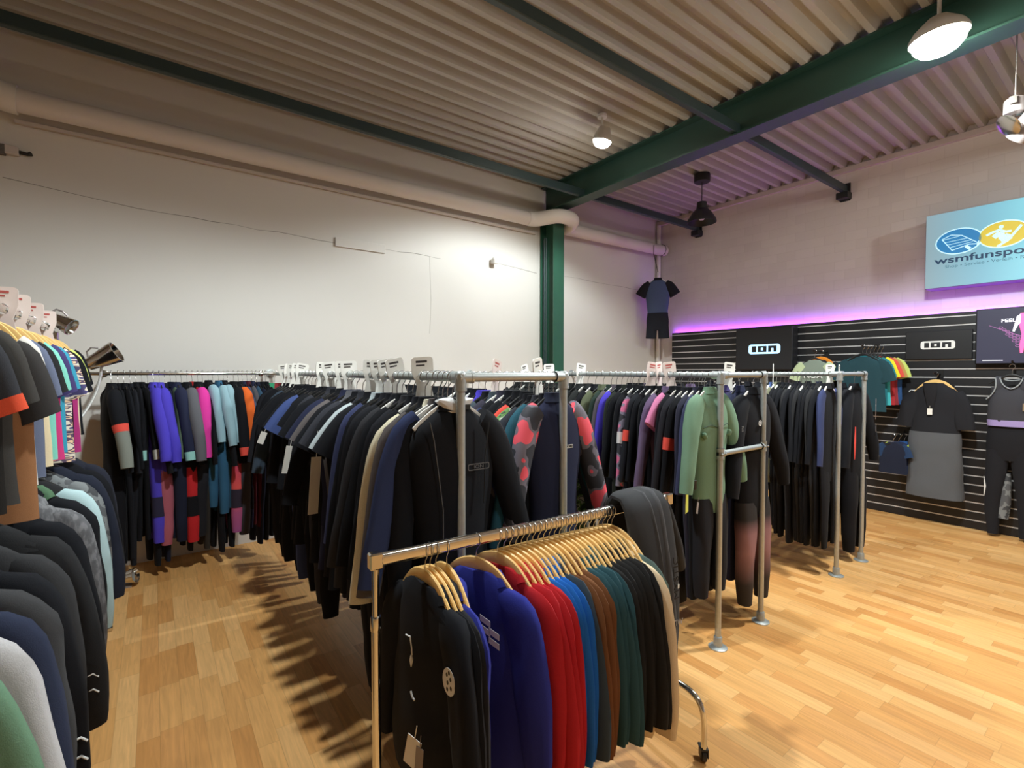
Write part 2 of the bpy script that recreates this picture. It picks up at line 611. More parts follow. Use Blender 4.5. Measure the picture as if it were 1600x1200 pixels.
def on_rail(name, specs, place, railphrase, unit, group, hgroup, base_scale=1.0, style='stack', first_scale=None, jit=0.05, counted='back on'):
    """hang one garment and one hanger per spec along a rail. place(i) -> (loc, rotz)"""
    for i, c in enumerate(specs):
        loc, rz = place(i)
        var = (i * 5 + 2) % 6
        kind = c.get('k', 'suit')
        st = (kind, c.get('st', style))
        sc = c.get('sc', base_scale) * (1 + (rnd.random() - 0.5) * jit)
        rz2 = rz + c.get('rz', 0.0) + (rnd.random() - 0.5) * c.get('rj', 0.12)
        loc = Vector(loc) + V(0, c.get('dy', 0.0), 0)
        nm = {'suit': 'wetsuit', 'shorty': 'wetsuit', 'tee': 't_shirt', 'hoodie': 'hoodie'}[kind]
        nm = c.get('nm', nm)
        lab = '%s, %s %s %s' % (c['d'], ORD[i], counted, railphrase)
        wx = c.get('wx', 1.0)
        t = garment(nm, lab, c.get('cat', {'wetsuit': 'wetsuit', 't_shirt': 'T-shirt', 'hoodie': 'hoodie'}.get(nm, 'garment')), group, loc, rz2, st, var, c, sc)
        t.scale = (sc * wx, sc, sc)
        if 'tag' in c:
            add_tag(t, *c['tag'])
        if 'extra' in c:
            c['extra'](t)
        hk = c.get('h', 'black')
        hanger(hk, loc, rz2, '%s hanger carrying the %s %s %s %s' % ({'wood': 'wooden', 'white': 'white plastic', 'black': 'black plastic'}[hk], ORD[i], unit, counted, railphrase), hgroup, sc).scale = (sc * wx, sc, sc)


# colours of cloth (as the cloth itself looks)
NAVY, NAVY2, ROYAL, BLUEV = (38, 42, 66), (30, 34, 52), (62, 74, 118), (78, 66, 190)
SAGE, TEAL, STEEL, MINT = (112, 142, 118), (44, 88, 104), (52, 96, 128), (150, 206, 200)
GREY, LGREY, SILVER, TAUPE, CREAM = (98, 98, 104), (150, 152, 156), (180, 190, 194), (96, 90, 90), (238, 230, 206)
RED, CORAL, PINK, HOT, MAUVE, PURP = (190, 40, 46), (226, 84, 72), (214, 128, 170), (222, 62, 160), (104, 88, 118), (70, 62, 110)
OLIVE, DGREEN, ORANGE, YEL, MAROON, ROSE = (92, 98, 76), (44, 58, 52), (226, 104, 44), (214, 214, 84), (84, 32, 42), (168, 92, 108)
CAMO = spots_mat('camouflage_pink_grey', [(46, 46, 54), (112, 106, 118), (240, 88, 104)], 13, (0, 0.46, 0.575), detail=0.6)
CAMO2 = spots_mat('camouflage_grey_pink', [(52, 52, 60), (126, 120, 138), (218, 112, 152)], 16, (0, 0.45, 0.58))
FLORAL = spots_mat('green_leaf_print', [(40, 62, 40), (92, 136, 70), (196, 206, 186), (60, 84, 56), (222, 218, 204)], 26, (0, 0.40, 0.50, 0.56, 0.63), detail=2)
ROSEFADE = zramp_mat('black_rose_fade', [(0.0, (26, 26, 29)), (0.13, (40, 34, 36)), (0.26, (150, 108, 110)), (0.34, (140, 100, 104)), (0.40, (32, 31, 35)), (1.0, (26, 26, 30))])
SUNSET = zramp_mat('coral_purple_fade', [(0.0, (150, 84, 150)), (0.16, (176, 84, 132)), (0.30, (232, 88, 84)), (0.42, (206, 66, 90)), (0.5, (120, 40, 70)), (1.0, (40, 30, 40))])


def S(d, t=BLACK, **k):
    k['d'] = d
    k['t'] = t
    return k


def logo_ion(parent, x, y, z, w, plate_m, letter_m, M=None, name='logo'):
    """rounded plate with three block letters, in the XZ plane facing -Y"""
    B = MB()
    h = w * 0.31
    B.prism(rrect(w, h, h * 0.28), -0.001, 0.0, 0)
    u = w / 10.0
    lh = h * 0.62
    f = -0.002

    def blk(x0, x1, z0, z1, mi=1, y0=f):
        B.box(x0, x1, y0, 0.0, z0, z1, mi)
    blk(-3.9 * u, -2.5 * u, -lh / 2, lh / 2)
    blk(-2.0 * u, 0.8 * u, -lh / 2, lh / 2)
    blk(-0.95 * u, -0.25 * u, -lh * 0.22, lh * 0.22, 0, f - 0.0006)
    blk(1.3 * u, 3.9 * u, -lh / 2, lh / 2)
    blk(2.25 * u, 2.95 * u, -lh / 2 - 0.0005, lh * 0.12, 0, f - 0.0006)
    return B.build(name, [plate_m, letter_m], parent, smooth=False, M=(M if M is not None else Matrix.Translation((x, y, z))))
# ------------------------------------------------------------------ the room
XR, YL, ZC = 7.46, 5.62, 4.47

fl = bpy.data.materials.new('beech_laminate')
fl.use_nodes = True
nt = fl.node_tree
N, L = nt.nodes, nt.links
b = N['Principled BSDF']


def math_(op, a, bb=None, c=None):
    n = N.new('ShaderNodeMath')
    n.operation = op
    for i, q in enumerate((a, bb, c)):
        if q is None:
            continue
        if isinstance(q, (int, float)):
            n.inputs[i].default_value = q
        else:
            L.new(q, n.inputs[i])
    return n.outputs[0]


tc = N.new('ShaderNodeTexCoord')
sp = N.new('ShaderNodeSeparateXYZ')
L.new(tc.outputs['Object'], sp.inputs[0])
W_, LEN = 0.092, 0.42
xr = math_('DIVIDE', sp.outputs['X'], W_)
row = math_('FLOOR', xr)
wn = N.new('ShaderNodeTexWhiteNoise')
wn.noise_dimensions = '1D'
L.new(row, wn.inputs['W'])
yr = math_('ADD', math_('DIVIDE', sp.outputs['Y'], LEN), math_('MULTIPLY', wn.outputs['Value'], 7.0))
colm = math_('FLOOR', yr)
cv = N.new('ShaderNodeCombineXYZ')
L.new(row, cv.inputs[0])
L.new(colm, cv.inputs[1])
w2 = N.new('ShaderNodeTexWhiteNoise')
w2.noise_dimensions = '2D'
L.new(cv.outputs[0], w2.inputs['Vector'])
cr = N.new('ShaderNodeValToRGB')
el = cr.color_ramp.elements
for _ in range(3):
    el.new(0.5)
for i, (p_, c_) in enumerate([(0.0, (208, 146, 82)), (0.3, (222, 164, 98)), (0.6, (230, 174, 108)), (0.85, (238, 186, 122)), (1.0, (214, 152, 88))]):
    el[i].position = p_
    el[i].color = (*lin(c_), 1)
L.new(w2.outputs['Value'], cr.inputs['Fac'])
# grain
mp = N.new('ShaderNodeMapping')
mp.inputs['Scale'].default_value = (60, 4, 1)
off = N.new('ShaderNodeVectorMath')
off.operation = 'ADD'
L.new(tc.outputs['Object'], off.inputs[0])
sc_ = N.new('ShaderNodeVectorMath')
sc_.operation = 'SCALE'
sc_.inputs['Scale'].default_value = 13.0
L.new(w2.outputs['Color'], sc_.inputs[0])
L.new(sc_.outputs[0], off.inputs[1])
L.new(off.outputs[0], mp.inputs['Vector'])
gn = N.new('ShaderNodeTexNoise')
gn.inputs['Scale'].default_value = 1.0
gn.inputs['Detail'].default_value = 4
gn.inputs['Distortion'].default_value = 0.8
L.new(mp.outputs[0], gn.inputs['Vector'])
g2 = N.new('ShaderNodeMapRange')
g2.inputs[1].default_value = 0.3
g2.inputs[2].default_value = 0.7
g2.inputs[3].default_value = 0.84
g2.inputs[4].default_value = 1.06
L.new(gn.outputs['Fac'], g2.inputs[0])
# thin joints between the strips
fx = math_('FRACT', xr)
fy = math_('FRACT', yr)
jx = math_('LESS_THAN', math_('MINIMUM', fx, math_('SUBTRACT', 1.0, fx)), 0.018)
jy = math_('LESS_THAN', math_('MINIMUM', fy, math_('SUBTRACT', 1.0, fy)), 0.0035)
jt = math_('SUBTRACT', 1.0, math_('MULTIPLY', math_('MAXIMUM', jx, jy), 0.18))
mul = N.new('ShaderNodeVectorMath')
mul.operation = 'SCALE'
L.new(cr.outputs['Color'], mul.inputs[0])
L.new(math_('MULTIPLY', g2.outputs[0], jt), mul.inputs['Scale'])
L.new(mul.outputs[0], b.inputs['Base Color'])
b.inputs['Roughness'].default_value = 0.42
b.inputs['Specular IOR Level'].default_value = 0.35

struct(MB().box(-5.1, XR + .1, -5.1, YL + .1, -0.1, 0.0).build('floor', fl, smooth=False))

plaster = mat('white_plaster', (214, 210, 204), 0.85, noise_amt=0.025, nscale=1.6, bump=0.06, bscale=18)
wl = struct(MB().box(-5.1, XR + .1, YL, YL + .12, 0, 4.7).build('wall_left', plaster, smooth=False))
crack_m = mat('crack_shadow', (128, 122, 114), 0.9)


def crack(pts, r, parent):
    P = []
    for (x0, z0), (x1, z1) in zip(pts[:-1], pts[1:]):
        n_ = max(2, int(abs(x1 - x0) + abs(z1 - z0)) * 9)
        for k in range(n_):
            t = k / n_
            P.append((x0 + (x1 - x0) * t + rnd.uniform(-.006, .006), YL - 0.0005, z0 + (z1 - z0) * t + rnd.uniform(-.008, .008)))
    P.append((pts[-1][0], YL - .0005, pts[-1][1]))
    MB().tube(P, [r * rnd.uniform(.5, 1.2) for _ in P], 5).build('crack', crack_m, parent)


crack([(-0.95, 3.33), (-0.1, 3.25), (1.67, 3.22), (2.85, 3.23), (3.0, 3.22)], 0.0025, wl)
crack([(2.85, 3.22), (2.86, 2.7), (2.84, 2.25)], 0.002, wl)
crack([(3.9, 3.27), (4.6, 3.22)], 0.003, wl)
crack([(5.0, 3.25), (6.9, 3.20)], 0.002, wl)

# right wall: painted block work
br = bpy.data.materials.new('white_painted_blocks')
br.use_nodes = True
n_ = br.node_tree
bb = n_.nodes['Principled BSDF']
t_ = n_.nodes.new('ShaderNodeTexCoord')
mp_ = n_.nodes.new('ShaderNodeMapping')
mp_.inputs['Rotation'].default_value = (math.radians(90), 0, math.radians(90))
s3 = n_.nodes.new('ShaderNodeSeparateXYZ')
c3 = n_.nodes.new('ShaderNodeCombineXYZ')
n_.links.new(t_.outputs['Object'], s3.inputs[0])
n_.links.new(s3.outputs['Y'], c3.inputs[0])
n_.links.new(s3.outputs['Z'], c3.inputs[1])
bt = n_.nodes.new('ShaderNodeTexBrick')
bt.inputs['Scale'].default_value = 1.0
bt.inputs['Brick Width'].default_value = 0.25
bt.inputs['Row Height'].default_value = 0.125
bt.inputs['Mortar Size'].default_value = 0.004
bt.inputs['Mortar Smooth'].default_value = 0.6
bt.inputs['Color1'].default_value = (*lin((206, 198, 196)), 1)
bt.inputs['Color2'].default_value = (*lin((212, 204, 202)), 1)
bt.inputs['Mortar'].default_value = (*lin((202, 193, 191)), 1)
n_.links.new(c3.outputs[0], bt.inputs['Vector'])
n_.links.new(bt.outputs['Color'], bb.inputs['Base Color'])
bp = n_.nodes.new('ShaderNodeBump')
bp.invert = True
bp.inputs['Strength'].default_value = 0.22
bp.inputs['Distance'].default_value = 0.004
n_.links.new(bt.outputs['Fac'], bp.inputs['Height'])
n_.links.new(bp.outputs['Normal'], bb.inputs['Normal'])
bb.inputs['Roughness'].default_value = 0.7
struct(MB().box(XR, XR + .12, -5.1, YL, 0, 4.7).build('wall_right', br, smooth=False))
struct(MB().box(-5.22, -5.1, -5.1, YL, 0, 4.7).build('wall_near', plaster, smooth=False))
struct(MB().box(-5.1, XR, -5.22, -5.1, 0, 4.7).build('wall_back', plaster, smooth=False))
struct(MB().box(XR - .05, XR, -5.1, YL, 4.40, 4.47, c=0.004).build('trim_1', mat('trim_paint', (190, 178, 178), 0.7), smooth=False))

# corrugated steel roof deck
deck_m = mat('roof_deck_paint', (174, 172, 168), 0.6, noise_amt=0.06, nscale=3.0)
B = MB()
pts = []
y = -5.1
while y < YL:
    pts += [(y, ZC), (y + .045, ZC), (y + .075, ZC + .07), (y + .135, ZC + .07), (y + .165, ZC)]
    y += .168
vs, fs = [], []
for (yy, z) in pts:
    vs += [(-5.1, yy, z), (XR, yy, z)]
for i in range(len(pts) - 1):
    fs.append((2 * i, 2 * i + 1, 2 * i + 3, 2 * i + 2))
B.add(vs, fs)
B.box(-5.1, XR, -5.1, YL, ZC + .08, ZC + .16)
struct(B.build('ceiling', deck_m, smooth=False))

# steel frame
green = mat('green_steel_paint', (44, 86, 68), 0.38, noise_amt=0.08, nscale=6)
dgreen = mat('dark_green_steel_paint', (44, 62, 64), 0.45, noise_amt=0.08, nscale=6)
B = MB()
X0, X1 = 4.65, 4.85
B.box(X0, X1, -5.1, 5.58, 4.10, 4.118)
B.box(X0, X1, -5.1, 5.58, 4.452, 4.468)
B.box(4.742, 4.758, -5.1, 5.58, 4.118, 4.452)
bm_ = tag(B.build('steel_beam', mat('beam_green_paint', (40, 70, 62), 0.36, noise_amt=0.08, nscale=6), smooth=False), 'dark green steel girder spanning under the corrugated roof to the wall column', 'beam')
ct = thing('steel_column', (4.75, 5.45, 0), 'green steel column standing against the white plaster wall', 'column')
B = MB()
B.box(-.1, .1, -.15, -.135, 0, 4.10).box(-.1, .1, .135, .15, 0, 4.10).box(-.007, .007, -.135, .135, 0, 4.10)
B.build('column_profile', green, ct, smooth=False)
for yy in (0.03, 0.075):
    MB().tube([(-.085, yy, 0), (-.085, yy, 3.72)], 0.011, 8).build('conduit', dgreen, ct)


def purlin(y0, label):
    t = thing('roof_tie', (0, y0, 4.13), label, 'roof tie', 'green steel ties under the roof deck')
    B = MB()
    B.box(-5.1, 4.741, 0, .055, 0, .10, c=.006)
    B.box(4.759, XR - .02, 0, .055, 0, .10, c=.006)
    B.build('tube', dgreen, t, smooth=False)
    B = MB()
    B.box(XR - .13, XR, -.045, .10, -.085, -.001, c=.006)
    B.box(XR - .02, XR, -.03, .085, -.10, .13)
    B.build('wall_bracket', mat('bracket_black', (26, 28, 30), .5), t, smooth=False)
    return t


purlin(4.765, 'dark green steel tie under the roof along the white plaster wall')
purlin(2.60, 'dark green steel tie crossing the roof beside the bright ceiling lamp')
purlin(0.43, 'dark green steel tie crossing the roof beyond the illuminated sign')

# insulated pipe along the wall
pipe_m = mat('pipe_insulation', (216, 208, 202), 0.6, bump=0.05, bscale=20)
pt = thing('heating_pipe', (4.75, 5.46, 3.93), 'white insulated pipe running high along the plaster wall and round the column', 'pipe')
r_ = .092


def bez(pts, n=10):
    out = []
    for k in range(n + 1):
        t = k / n
        a, b_, c_, d_ = [Vector(p) for p in pts]
        out.append(a * (1 - t) ** 3 + b_ * 3 * t * (1 - t) ** 2 + c_ * 3 * t * t * (1 - t) + d_ * t ** 3)
    return out


P = [V(-5.62, 0, -.02), V(-.42, 0, 0)]
MB().tube(P, r_, 18).build('straight_run', pipe_m, pt)
P = bez([(-.45, 0, 0), (-.22, 0, 0), (-.25, -.30, .03), (-.02, -.30, .03)], 12) + bez([(.02, -.30, .03), (.22, -.30, .03), (.24, -.18, 0), (.27, 0, -.02)], 12)
MB().tube(P, r_ * 1.08, 18).build('bend', mat('pipe_bend_wrap', (222, 216, 210), 0.45), pt)
MB().tube([(.26, 0, -.02), (2.68, 0, 0)], r_, 18).build('straight_run', pipe_m, pt)
MB().tube(bez([(-5.58, 0, -.02), (-5.8, 0, -.02), (-5.85, -.05, .05), (-5.9, -.25, .35)], 10), r_ * 1.2, 18).build('bend', mat('pipe_bend_wrap', (222, 216, 210), 0.45), pt)
MB().box(-5.62, -.2, .12, .155, -.155, -.125).build('cable_trunking', mat('trunking', (196, 186, 178), .6), pt, smooth=False)
MB().tube([(2.60, 0, .098), (2.60, -.07, .07), (2.60, -.098, 0), (2.60, -.07, -.07), (2.60, 0, -.1)], .006, 6).build('strap', blk_pl, pt)

tag(MB().tube([(7.405, 5.565, 0), (7.405, 5.565, 4.40)], .038, 14).build('corner_pipe', mat('corner_pipe_paint', (222, 218, 214), .5)), 'white vertical pipe in the corner where the two walls meet', 'pipe')
tag(MB().box(1.667, 2.25, YL - .022, YL, 3.175, 3.275, c=.003).build('cover_strip', plaster, smooth=False), 'flat white rectangular cover strip fixed on the plaster wall', 'cover strip')

t = thing('motion_sensor', (3.80, YL, 3.28), 'small white motion sensor on the plaster wall', 'sensor')
MB().box(-.03, .03, -.03, 0, -.03, .03, c=.006).build('base', wht_pl, t)
MB().box(-.045, .035, -.12, -.03, -.01, .07, c=.014, M=Matrix.Rotation(.35, 4, 'X')).build('sensor_head', wht_pl, t)

t = thing('cable_box', (-.95, YL, 3.55), 'small junction box with dark cable end high on the plaster wall', 'junction box')
MB().box(.02, .10, -.05, 0, -.035, .035, c=.005).build('cover', mat('box_cover', (200, 190, 186), .6), t, smooth=False)
MB().box(-.5, .02, -.045, 0, -.045, .035).build('cable_tray', mat('tray_grey', (96, 92, 90), .6, noise_amt=.5, nscale=40), t, smooth=False)
MB().tube([(.10, -.02, 0), (.15, -.02, -.005), (.17, -.03, .0)], [.016, .014, .02], 8).build('cable_end', blk_pl, t)

# lamps
hot = mat('lamp_lens_lit', (255, 250, 236), .3, emit=(255, 248, 232), estr=110)
lamp_w = mat('lamp_housing', (205, 203, 200), .4)


def aim(o, d):
    o.rotation_euler = Vector(d).to_track_quat('-Z', 'Y').to_euler()


def flood(loc, label, d, watts, r=.11, size=165, col=(.90, .99, 1.0), built=True, blend=.35):
    t = thing('ceiling_lamp', loc, label, 'ceiling lamp', 'bright ceiling lamps')
    q = Vector(d).to_track_quat('-Z', 'Y').to_matrix().to_4x4()
    MB().tube([(0, 0, ZC - loc[2]), (0, 0, .13)], .012, 8).lathe([(.05, ZC - loc[2] - .03), (.05, ZC - loc[2])], 14).build('mounting_rod', lamp_w, t)
    MB().lathe([(.03, .14), (.06, .13), (r * .85, .06), (r, .02), (r, -.005), (r * .96, -.005), (r * .94, .004)], 26, M=q).build('housing', lamp_w, t)
    MB().lathe([(r * .93, .0), (r * .93, -.004), (r * .86, -r * .3), (r * .66, -r * .52), (r * .35, -r * .66), (.002, -r * .7)], 26, M=q).build('lens', hot, t)
    l = bpy.data.lights.new('lamp_light', 'SPOT')
    l.energy = watts
    l.color = col
    l.spot_size = math.radians(size)
    l.spot_blend = blend
    l.shadow_soft_size = r * .7
    o = bpy.data.objects.new('lamp_light', l)
    COL.objects.link(o)
    o.parent = t
    o.location = Vector(d).normalized() * (r * .7 + .1)
    aim(o, d)
    return t


flood((3.85, 3.62, 4.20), 'bright round ceiling lamp over the pipe racks left of the green girder', (-.05, .25, -1), 290, r=.10, size=140)
flood((4.38, 1.00, 4.06), 'dazzling large round ceiling lamp in front of the green girder', (.08, -.03, -1), 480, r=.165, size=146)
flood((0.75, 2.3, 4.20), 'round ceiling lamp above the aisle between double rack and pipe rack', (-.08, .06, -1), 400, r=.10, size=152, blend=.45)
flood((1.9, -1.2, 4.20), 'round ceiling lamp above the shop floor behind the camera', (.1, .2, -1), 115, r=.10)
flood((5.8, -1.6, 4.20), 'round ceiling lamp above the open floor by the slatwall', (.1, .3, -1), 140, r=.10)

t = thing('pendant_lamp', (6.10, 3.88, ZC), 'black bell-shaped pendant lamp hanging unlit below the roof near the corner', 'pendant lamp')
MB().lathe([(.10, -.11), (.105, -.10), (.105, -.01), (.10, 0)], 20).build('ceiling_rose', mat('lamp_black', (26, 25, 26), .5), t)
MB().tube([(0, 0, -.11), (0, 0, -.40)], .006, 6).build('cable', blk_pl, t)
MB().lathe([(.03, -.37), (.065, -.385), (.07, -.47), (.08, -.475), (.13, -.53), (.185, -.62), (.192, -.66), (.187, -.66), (.17, -.60), (.12, -.54), (.05, -.50)], 28, cap=False).build('shade', mat('lamp_black', (26, 25, 26), .5), t)
MB().lathe([(.001, -.51), (.05, -.53), (.055, -.58), (.03, -.62), (.001, -.625)], 16).build('bulb', mat('bulb_frost', (190, 186, 180), .5), t)

t = thing('hanging_spotlight', (4.98, .705, 3.66), 'grey spotlight with chrome reflector hanging on a thin wire by the sign', 'spotlight')
MB().tube([(0, 0, .02), (.02, 0, ZC - 3.66)], .004, 6).build('wire', wire, t)
MB().lathe([(.055, .05), (.06, .04), (.06, -.05), (.03, -.06)], 18).build('housing', mat('spot_grey', (150, 142, 140), .35, .3), t)
MB().box(-.075, -.06, -.02, .02, .0, .05).box(.06, .075, -.02, .02, .0, .05).build('clip', chrome, t)
MB().tube([(0, 0, -.05), (-.02, .01, -.10)], .012, 8).build('lamp_stem', chrome, t)
M_r = Matrix.Translation((-.03, .02, -.13)) @ Euler((math.radians(35), math.radians(40), 0)).to_matrix().to_4x4()
MB().lathe([(.02, .02), (.06, .012), (.085, -.01), (.08, -.012)], 24, M=M_r).build('reflector', chrome, t)
M_r = Matrix.Translation((.055, -.075, -.14)) @ Euler((math.radians(40), math.radians(-35), 0)).to_matrix().to_4x4()
MB().lathe([(.07, .10), (.085, .08), (.085, -.10), (.075, -.10)], 24, M=M_r).build('lamp_head', mat('spot_grey', (150, 142, 140), .35, .3), t)

# ------------------------------------------------------------------ slatwall
SX = 7.38
t = thing('slatwall', (SX, 0, 0), 'black slatwall panelling with pale metal grooves along the block wall', 'slatwall')
slat_m = mat('slatwall_black', (25, 25, 28), .45)
alu = mat('groove_insert', (206, 204, 204), .35, .3)
B = MB()
B2 = MB()
for k in range(25):
    z0 = .0 + k * .1
    z1 = min(2.44, z0 + .0905)
    if k == 24:
        z1 = 2.44
    B.box(0, .06 if k < 24 else .014, -2.0, 5.25, z0 + (.004 if k else 0), z1, c=.003)
    if k < 24:
        B2.box(.004, .03, -2.0, 5.25, z0 + .0895, z0 + .1055)
B.box(.018, .07, -2.0, 5.25, 0, 2.415)
B.build('slat_board', slat_m, t, smooth=False)
B2.build('groove_insert', alu, t, smooth=False)
led = mat('purple_led', (180, 80, 255), .4, emit=(168, 62, 255), estr=62)
tag(MB().box(7.403, 7.418, -2.0, 5.24, 2.418, 2.428).build('led_strip', led, smooth=False), 'glowing purple LED strip along the top of the black slatwall', 'LED strip')

# lit logo box
t = thing('light_box_sign', (SX, 3.57, 2.095), 'black square light box with pale blue glowing logo on the slatwall', 'sign')
MB().box(-.18, 0, -.41, .41, -.305, .305, c=.008).build('box', mat('box_black', (24, 24, 28), .5), t, smooth=False)
logo_ion(t, 0, 0, 0, .46, mat('logo_glow', (200, 230, 250), .4, emit=(160, 215, 250), estr=1.1), mat('box_black', (24, 24, 28), .5), M=face_wall(-.181, -.02, 0) @ Matrix.Rotation(PI / 2, 4, 'X').inverted())
t = thing('brand_plate', (SX, 1.625, 2.075), 'black plate with white block logo on the slatwall beside the screen', 'sign', None)
MB().box(-.03, 0, -.30, .30, -.165, .165, c=.004).build('plate', slat_m, t, smooth=False)
logo_ion(t, 0, 0, 0, .31, logo_w, mat('box_black', (24, 24, 28), .5), M=face_wall(-.031, 0, 0) @ Matrix.Rotation(PI / 2, 4, 'X').inverted())
t = thing('brand_plate', (SX, 1.73, 1.50), 'black plate with white block logo half hidden behind the hanging poncho', 'sign', None)
MB().box(-.02, 0, -.26, .26, -.12, .12, c=.004).build('plate', slat_m, t, smooth=False)
logo_ion(t, 0, 0, 0, .31, logo_w, mat('box_black', (24, 24, 28), .5), M=face_wall(-.021, 0, 0) @ Matrix.Rotation(PI / 2, 4, 'X').inverted())

# screen
t = thing('television', (SX, .76, 2.145), 'wall screen showing a glowing pink wetsuit advert on the slatwall', 'screen')
MB().box(-.10, 0, -.53, .53, -.30, .30, c=.006).build('casing', mat('tv_black', (18, 18, 20), .35), t, smooth=False)
scr = MB().box(-.104, -.1005, -.518, .518, -.288, .288).build('display', mat('screen_dark', (30, 30, 40), .3, emit=(66, 66, 84), estr=1.0), t, smooth=False)
FW = lambda y_, z_: face_wall(-.106, y_, z_)
wht_e = mat('screen_white', (235, 235, 245), .4, emit=(236, 236, 250), estr=1.0)
pnk_e = mat('screen_pink', (235, 90, 150), .4, emit=(240, 100, 165), estr=1.0)
prp_e = mat('screen_purple', (150, 90, 150), .4, emit=(170, 110, 165), estr=.8)
text('lettering', 'FEEL', .050, wht_e, scr, FW(.275, .160), bold=.0004, sx=1.15)
text('lettering', 'THE', .050, wht_e, scr, basis((-.1085, .095, .163), (0, -1, 0), (0, 0, 1), (-1, 0, 0)), bold=.0004, sx=1.15)
B = MB()
RX = Matrix.Rotation(PI / 2, 4, 'X').inverted()
for poly in ([(-.05, .25), (.05, .25), (.06, .10), (.035, -.02), (.05, -.16), (.035, -.27), (.005, -.27), (0, -.1), (-.015, -.27), (-.045, -.27), (-.05, -.16), (-.035, -.02), (-.06, .10)],):
    B.prism(poly, -.0005, 0, M=FW(.15, .03) @ RX @ Matrix.Diagonal((.75, 1, .8, 1)))
B.build('figure', pnk_e, scr, smooth=False)
MB().prism([(-.05, .24), (-.085, .21), (-.125, .02), (-.105, .01), (-.07, .10), (-.05, .12)], -.0007, 0, M=basis((-.1075, .15, .03), (0, -1, 0), (0, 0, 1), (-1, 0, 0)) @ RX @ Matrix.Diagonal((.75, 1, .8, 1))).build('figure', wht_e, scr, smooth=False)
B = MB()
for i in range(7):
    for j in range(4):
        cx, cz = -.16 + i * .037 - 0, .085 - i * .027 - j * .036 - (i % 2) * .004
        if i < j * 1.6:
            continue
        o_ = [(cx + .026 * math.cos(a), cz + .017 * math.sin(a)) for a in [k * PI / 3 for k in range(6)]]
        i_ = [(cx + .021 * math.cos(a), cz + .0125 * math.sin(a)) for a in [k * PI / 3 for k in range(6)]]
        B.ringprism(o_, i_, -.0004, 0, M=FW(.22, .02) @ RX @ Matrix.Diagonal((.7, 1, .8, 1)))
B.prism([(-.26, .11), (.12, -.06), (.12, -.068), (-.26, .106)], -.0006, 0, M=FW(.24, .03) @ RX @ Matrix.Diagonal((.7, 1, .8, 1)))
B.build('net_pattern', prp_e, scr, smooth=False)
MB().prism([(0, 0), (.16, 0), (.16, .006), (0, .006)], -.0004, 0, M=FW(.47, -.262) @ RX).build('caption_line', wht_e, scr, smooth=False)

# illuminated shop sign
SGX = 7.20
t = thing('illuminated_sign', (SGX, 0.0, 3.135), 'pale blue illuminated shop sign with blue and yellow oval emblems on block wall', 'sign')
MB().box(.012, .26, -1.0, 1.72, -.42, .42, c=.004).build('casing', mat('sign_casing', (120, 112, 128), .5), t, smooth=False)
sg = bpy.data.materials.new('sign_face_lit')
sg.use_nodes = True
q_ = sg.node_tree
pb = q_.nodes['Principled BSDF']
tt = q_.nodes.new('ShaderNodeTexCoord')
ss = q_.nodes.new('ShaderNodeSeparateXYZ')
mr = q_.nodes.new('ShaderNodeMapRange')
mr.inputs[1].default_value = 1.75
mr.inputs[2].default_value = .7
cr2 = q_.nodes.new('ShaderNodeValToRGB')
e2 = cr2.color_ramp.elements
e2[0].color = (*lin((150, 176, 186)), 1)
e2[1].color = (*lin((126, 234, 250)), 1)
e2.new(.5).color = (*lin((128, 196, 218)), 1)
q_.links.new(tt.outputs['Object'], ss.inputs[0])
q_.links.new(ss.outputs['Y'], mr.inputs[0])
q_.links.new(mr.outputs[0], cr2.inputs['Fac'])
pb.inputs['Base Color'].default_value = (.06, .07, .075, 1)
pb.inputs['Roughness'].default_value = .35
q_.links.new(cr2.outputs['Color'], pb.inputs['Emission Color'])
pb.inputs['Emission Strength'].default_value = .92
face = MB().box(0, .011, -.995, 1.715, -.415, .415).build('sign_face', sg, t, smooth=False)


def oval(cx, cz, rx, rz, n=40):
    return [(cx + rx * math.cos(2 * PI * k / n), cz + rz * math.sin(2 * PI * k / n)) for k in range(n)]


SM = lambda d: basis((-d, 0, 0), (0, -1, 0), (0, 0, 1), (-1, 0, 0)) @ RX
s_w = mat('sign_white', (200, 232, 240), .4, emit=(170, 222, 240), estr=.95)
s_b = mat('sign_blue', (40, 110, 160), .4, emit=(38, 118, 176), estr=.85)
s_y = mat('sign_yellow', (190, 170, 60), .4, emit=(192, 176, 66), estr=.9)
s_g = mat('sign_teal', (100, 190, 200), .4, emit=(90, 190, 205), estr=.9)
s_k = mat('sign_ink', (24, 50, 76), .5, emit=(22, 52, 84), estr=.8)
s_l = mat('sign_grey_ink', (50, 90, 110), .5, emit=(62, 108, 128), estr=.7)
# sign coordinates: a = -y
for nm, cx, cz, m1 in (('emblem', -1.08, .075, s_y), ('emblem', -.73, .075, s_g), ('emblem', -1.433, .075, s_b)):
    o = MB().prism(oval(cx, cz, .198, .142), -.0015, 0, M=SM(.001)).build('emblem_rim', s_w, face, smooth=False)
    MB().prism(oval(cx, cz, .187, .131), -.0015, 0, M=SM(.0026)).build('emblem', m1, face, smooth=False)
B = MB()


def stroke(pts, w):
    pts = [((x + 1.43) * .9 - 1.433, (z - .055) * .88 + .075) if x < -1.19 else ((x + 1.025) * .86 - 1.08, (z - .075) * .86 + .075) for x, z in pts]
    for (x0, z0), (x1, z1) in zip(pts[:-1], pts[1:]):
        d = Vector((x1 - x0, z1 - z0)).normalized()
        nx, nz = -d.y * w / 2, d.x * w / 2
        B.prism([(x0 + nx, z0 + nz), (x1 + nx, z1 + nz), (x1 - nx, z1 - nz), (x0 - nx, z0 - nz)], -.001, 0, M=SM(.0042))


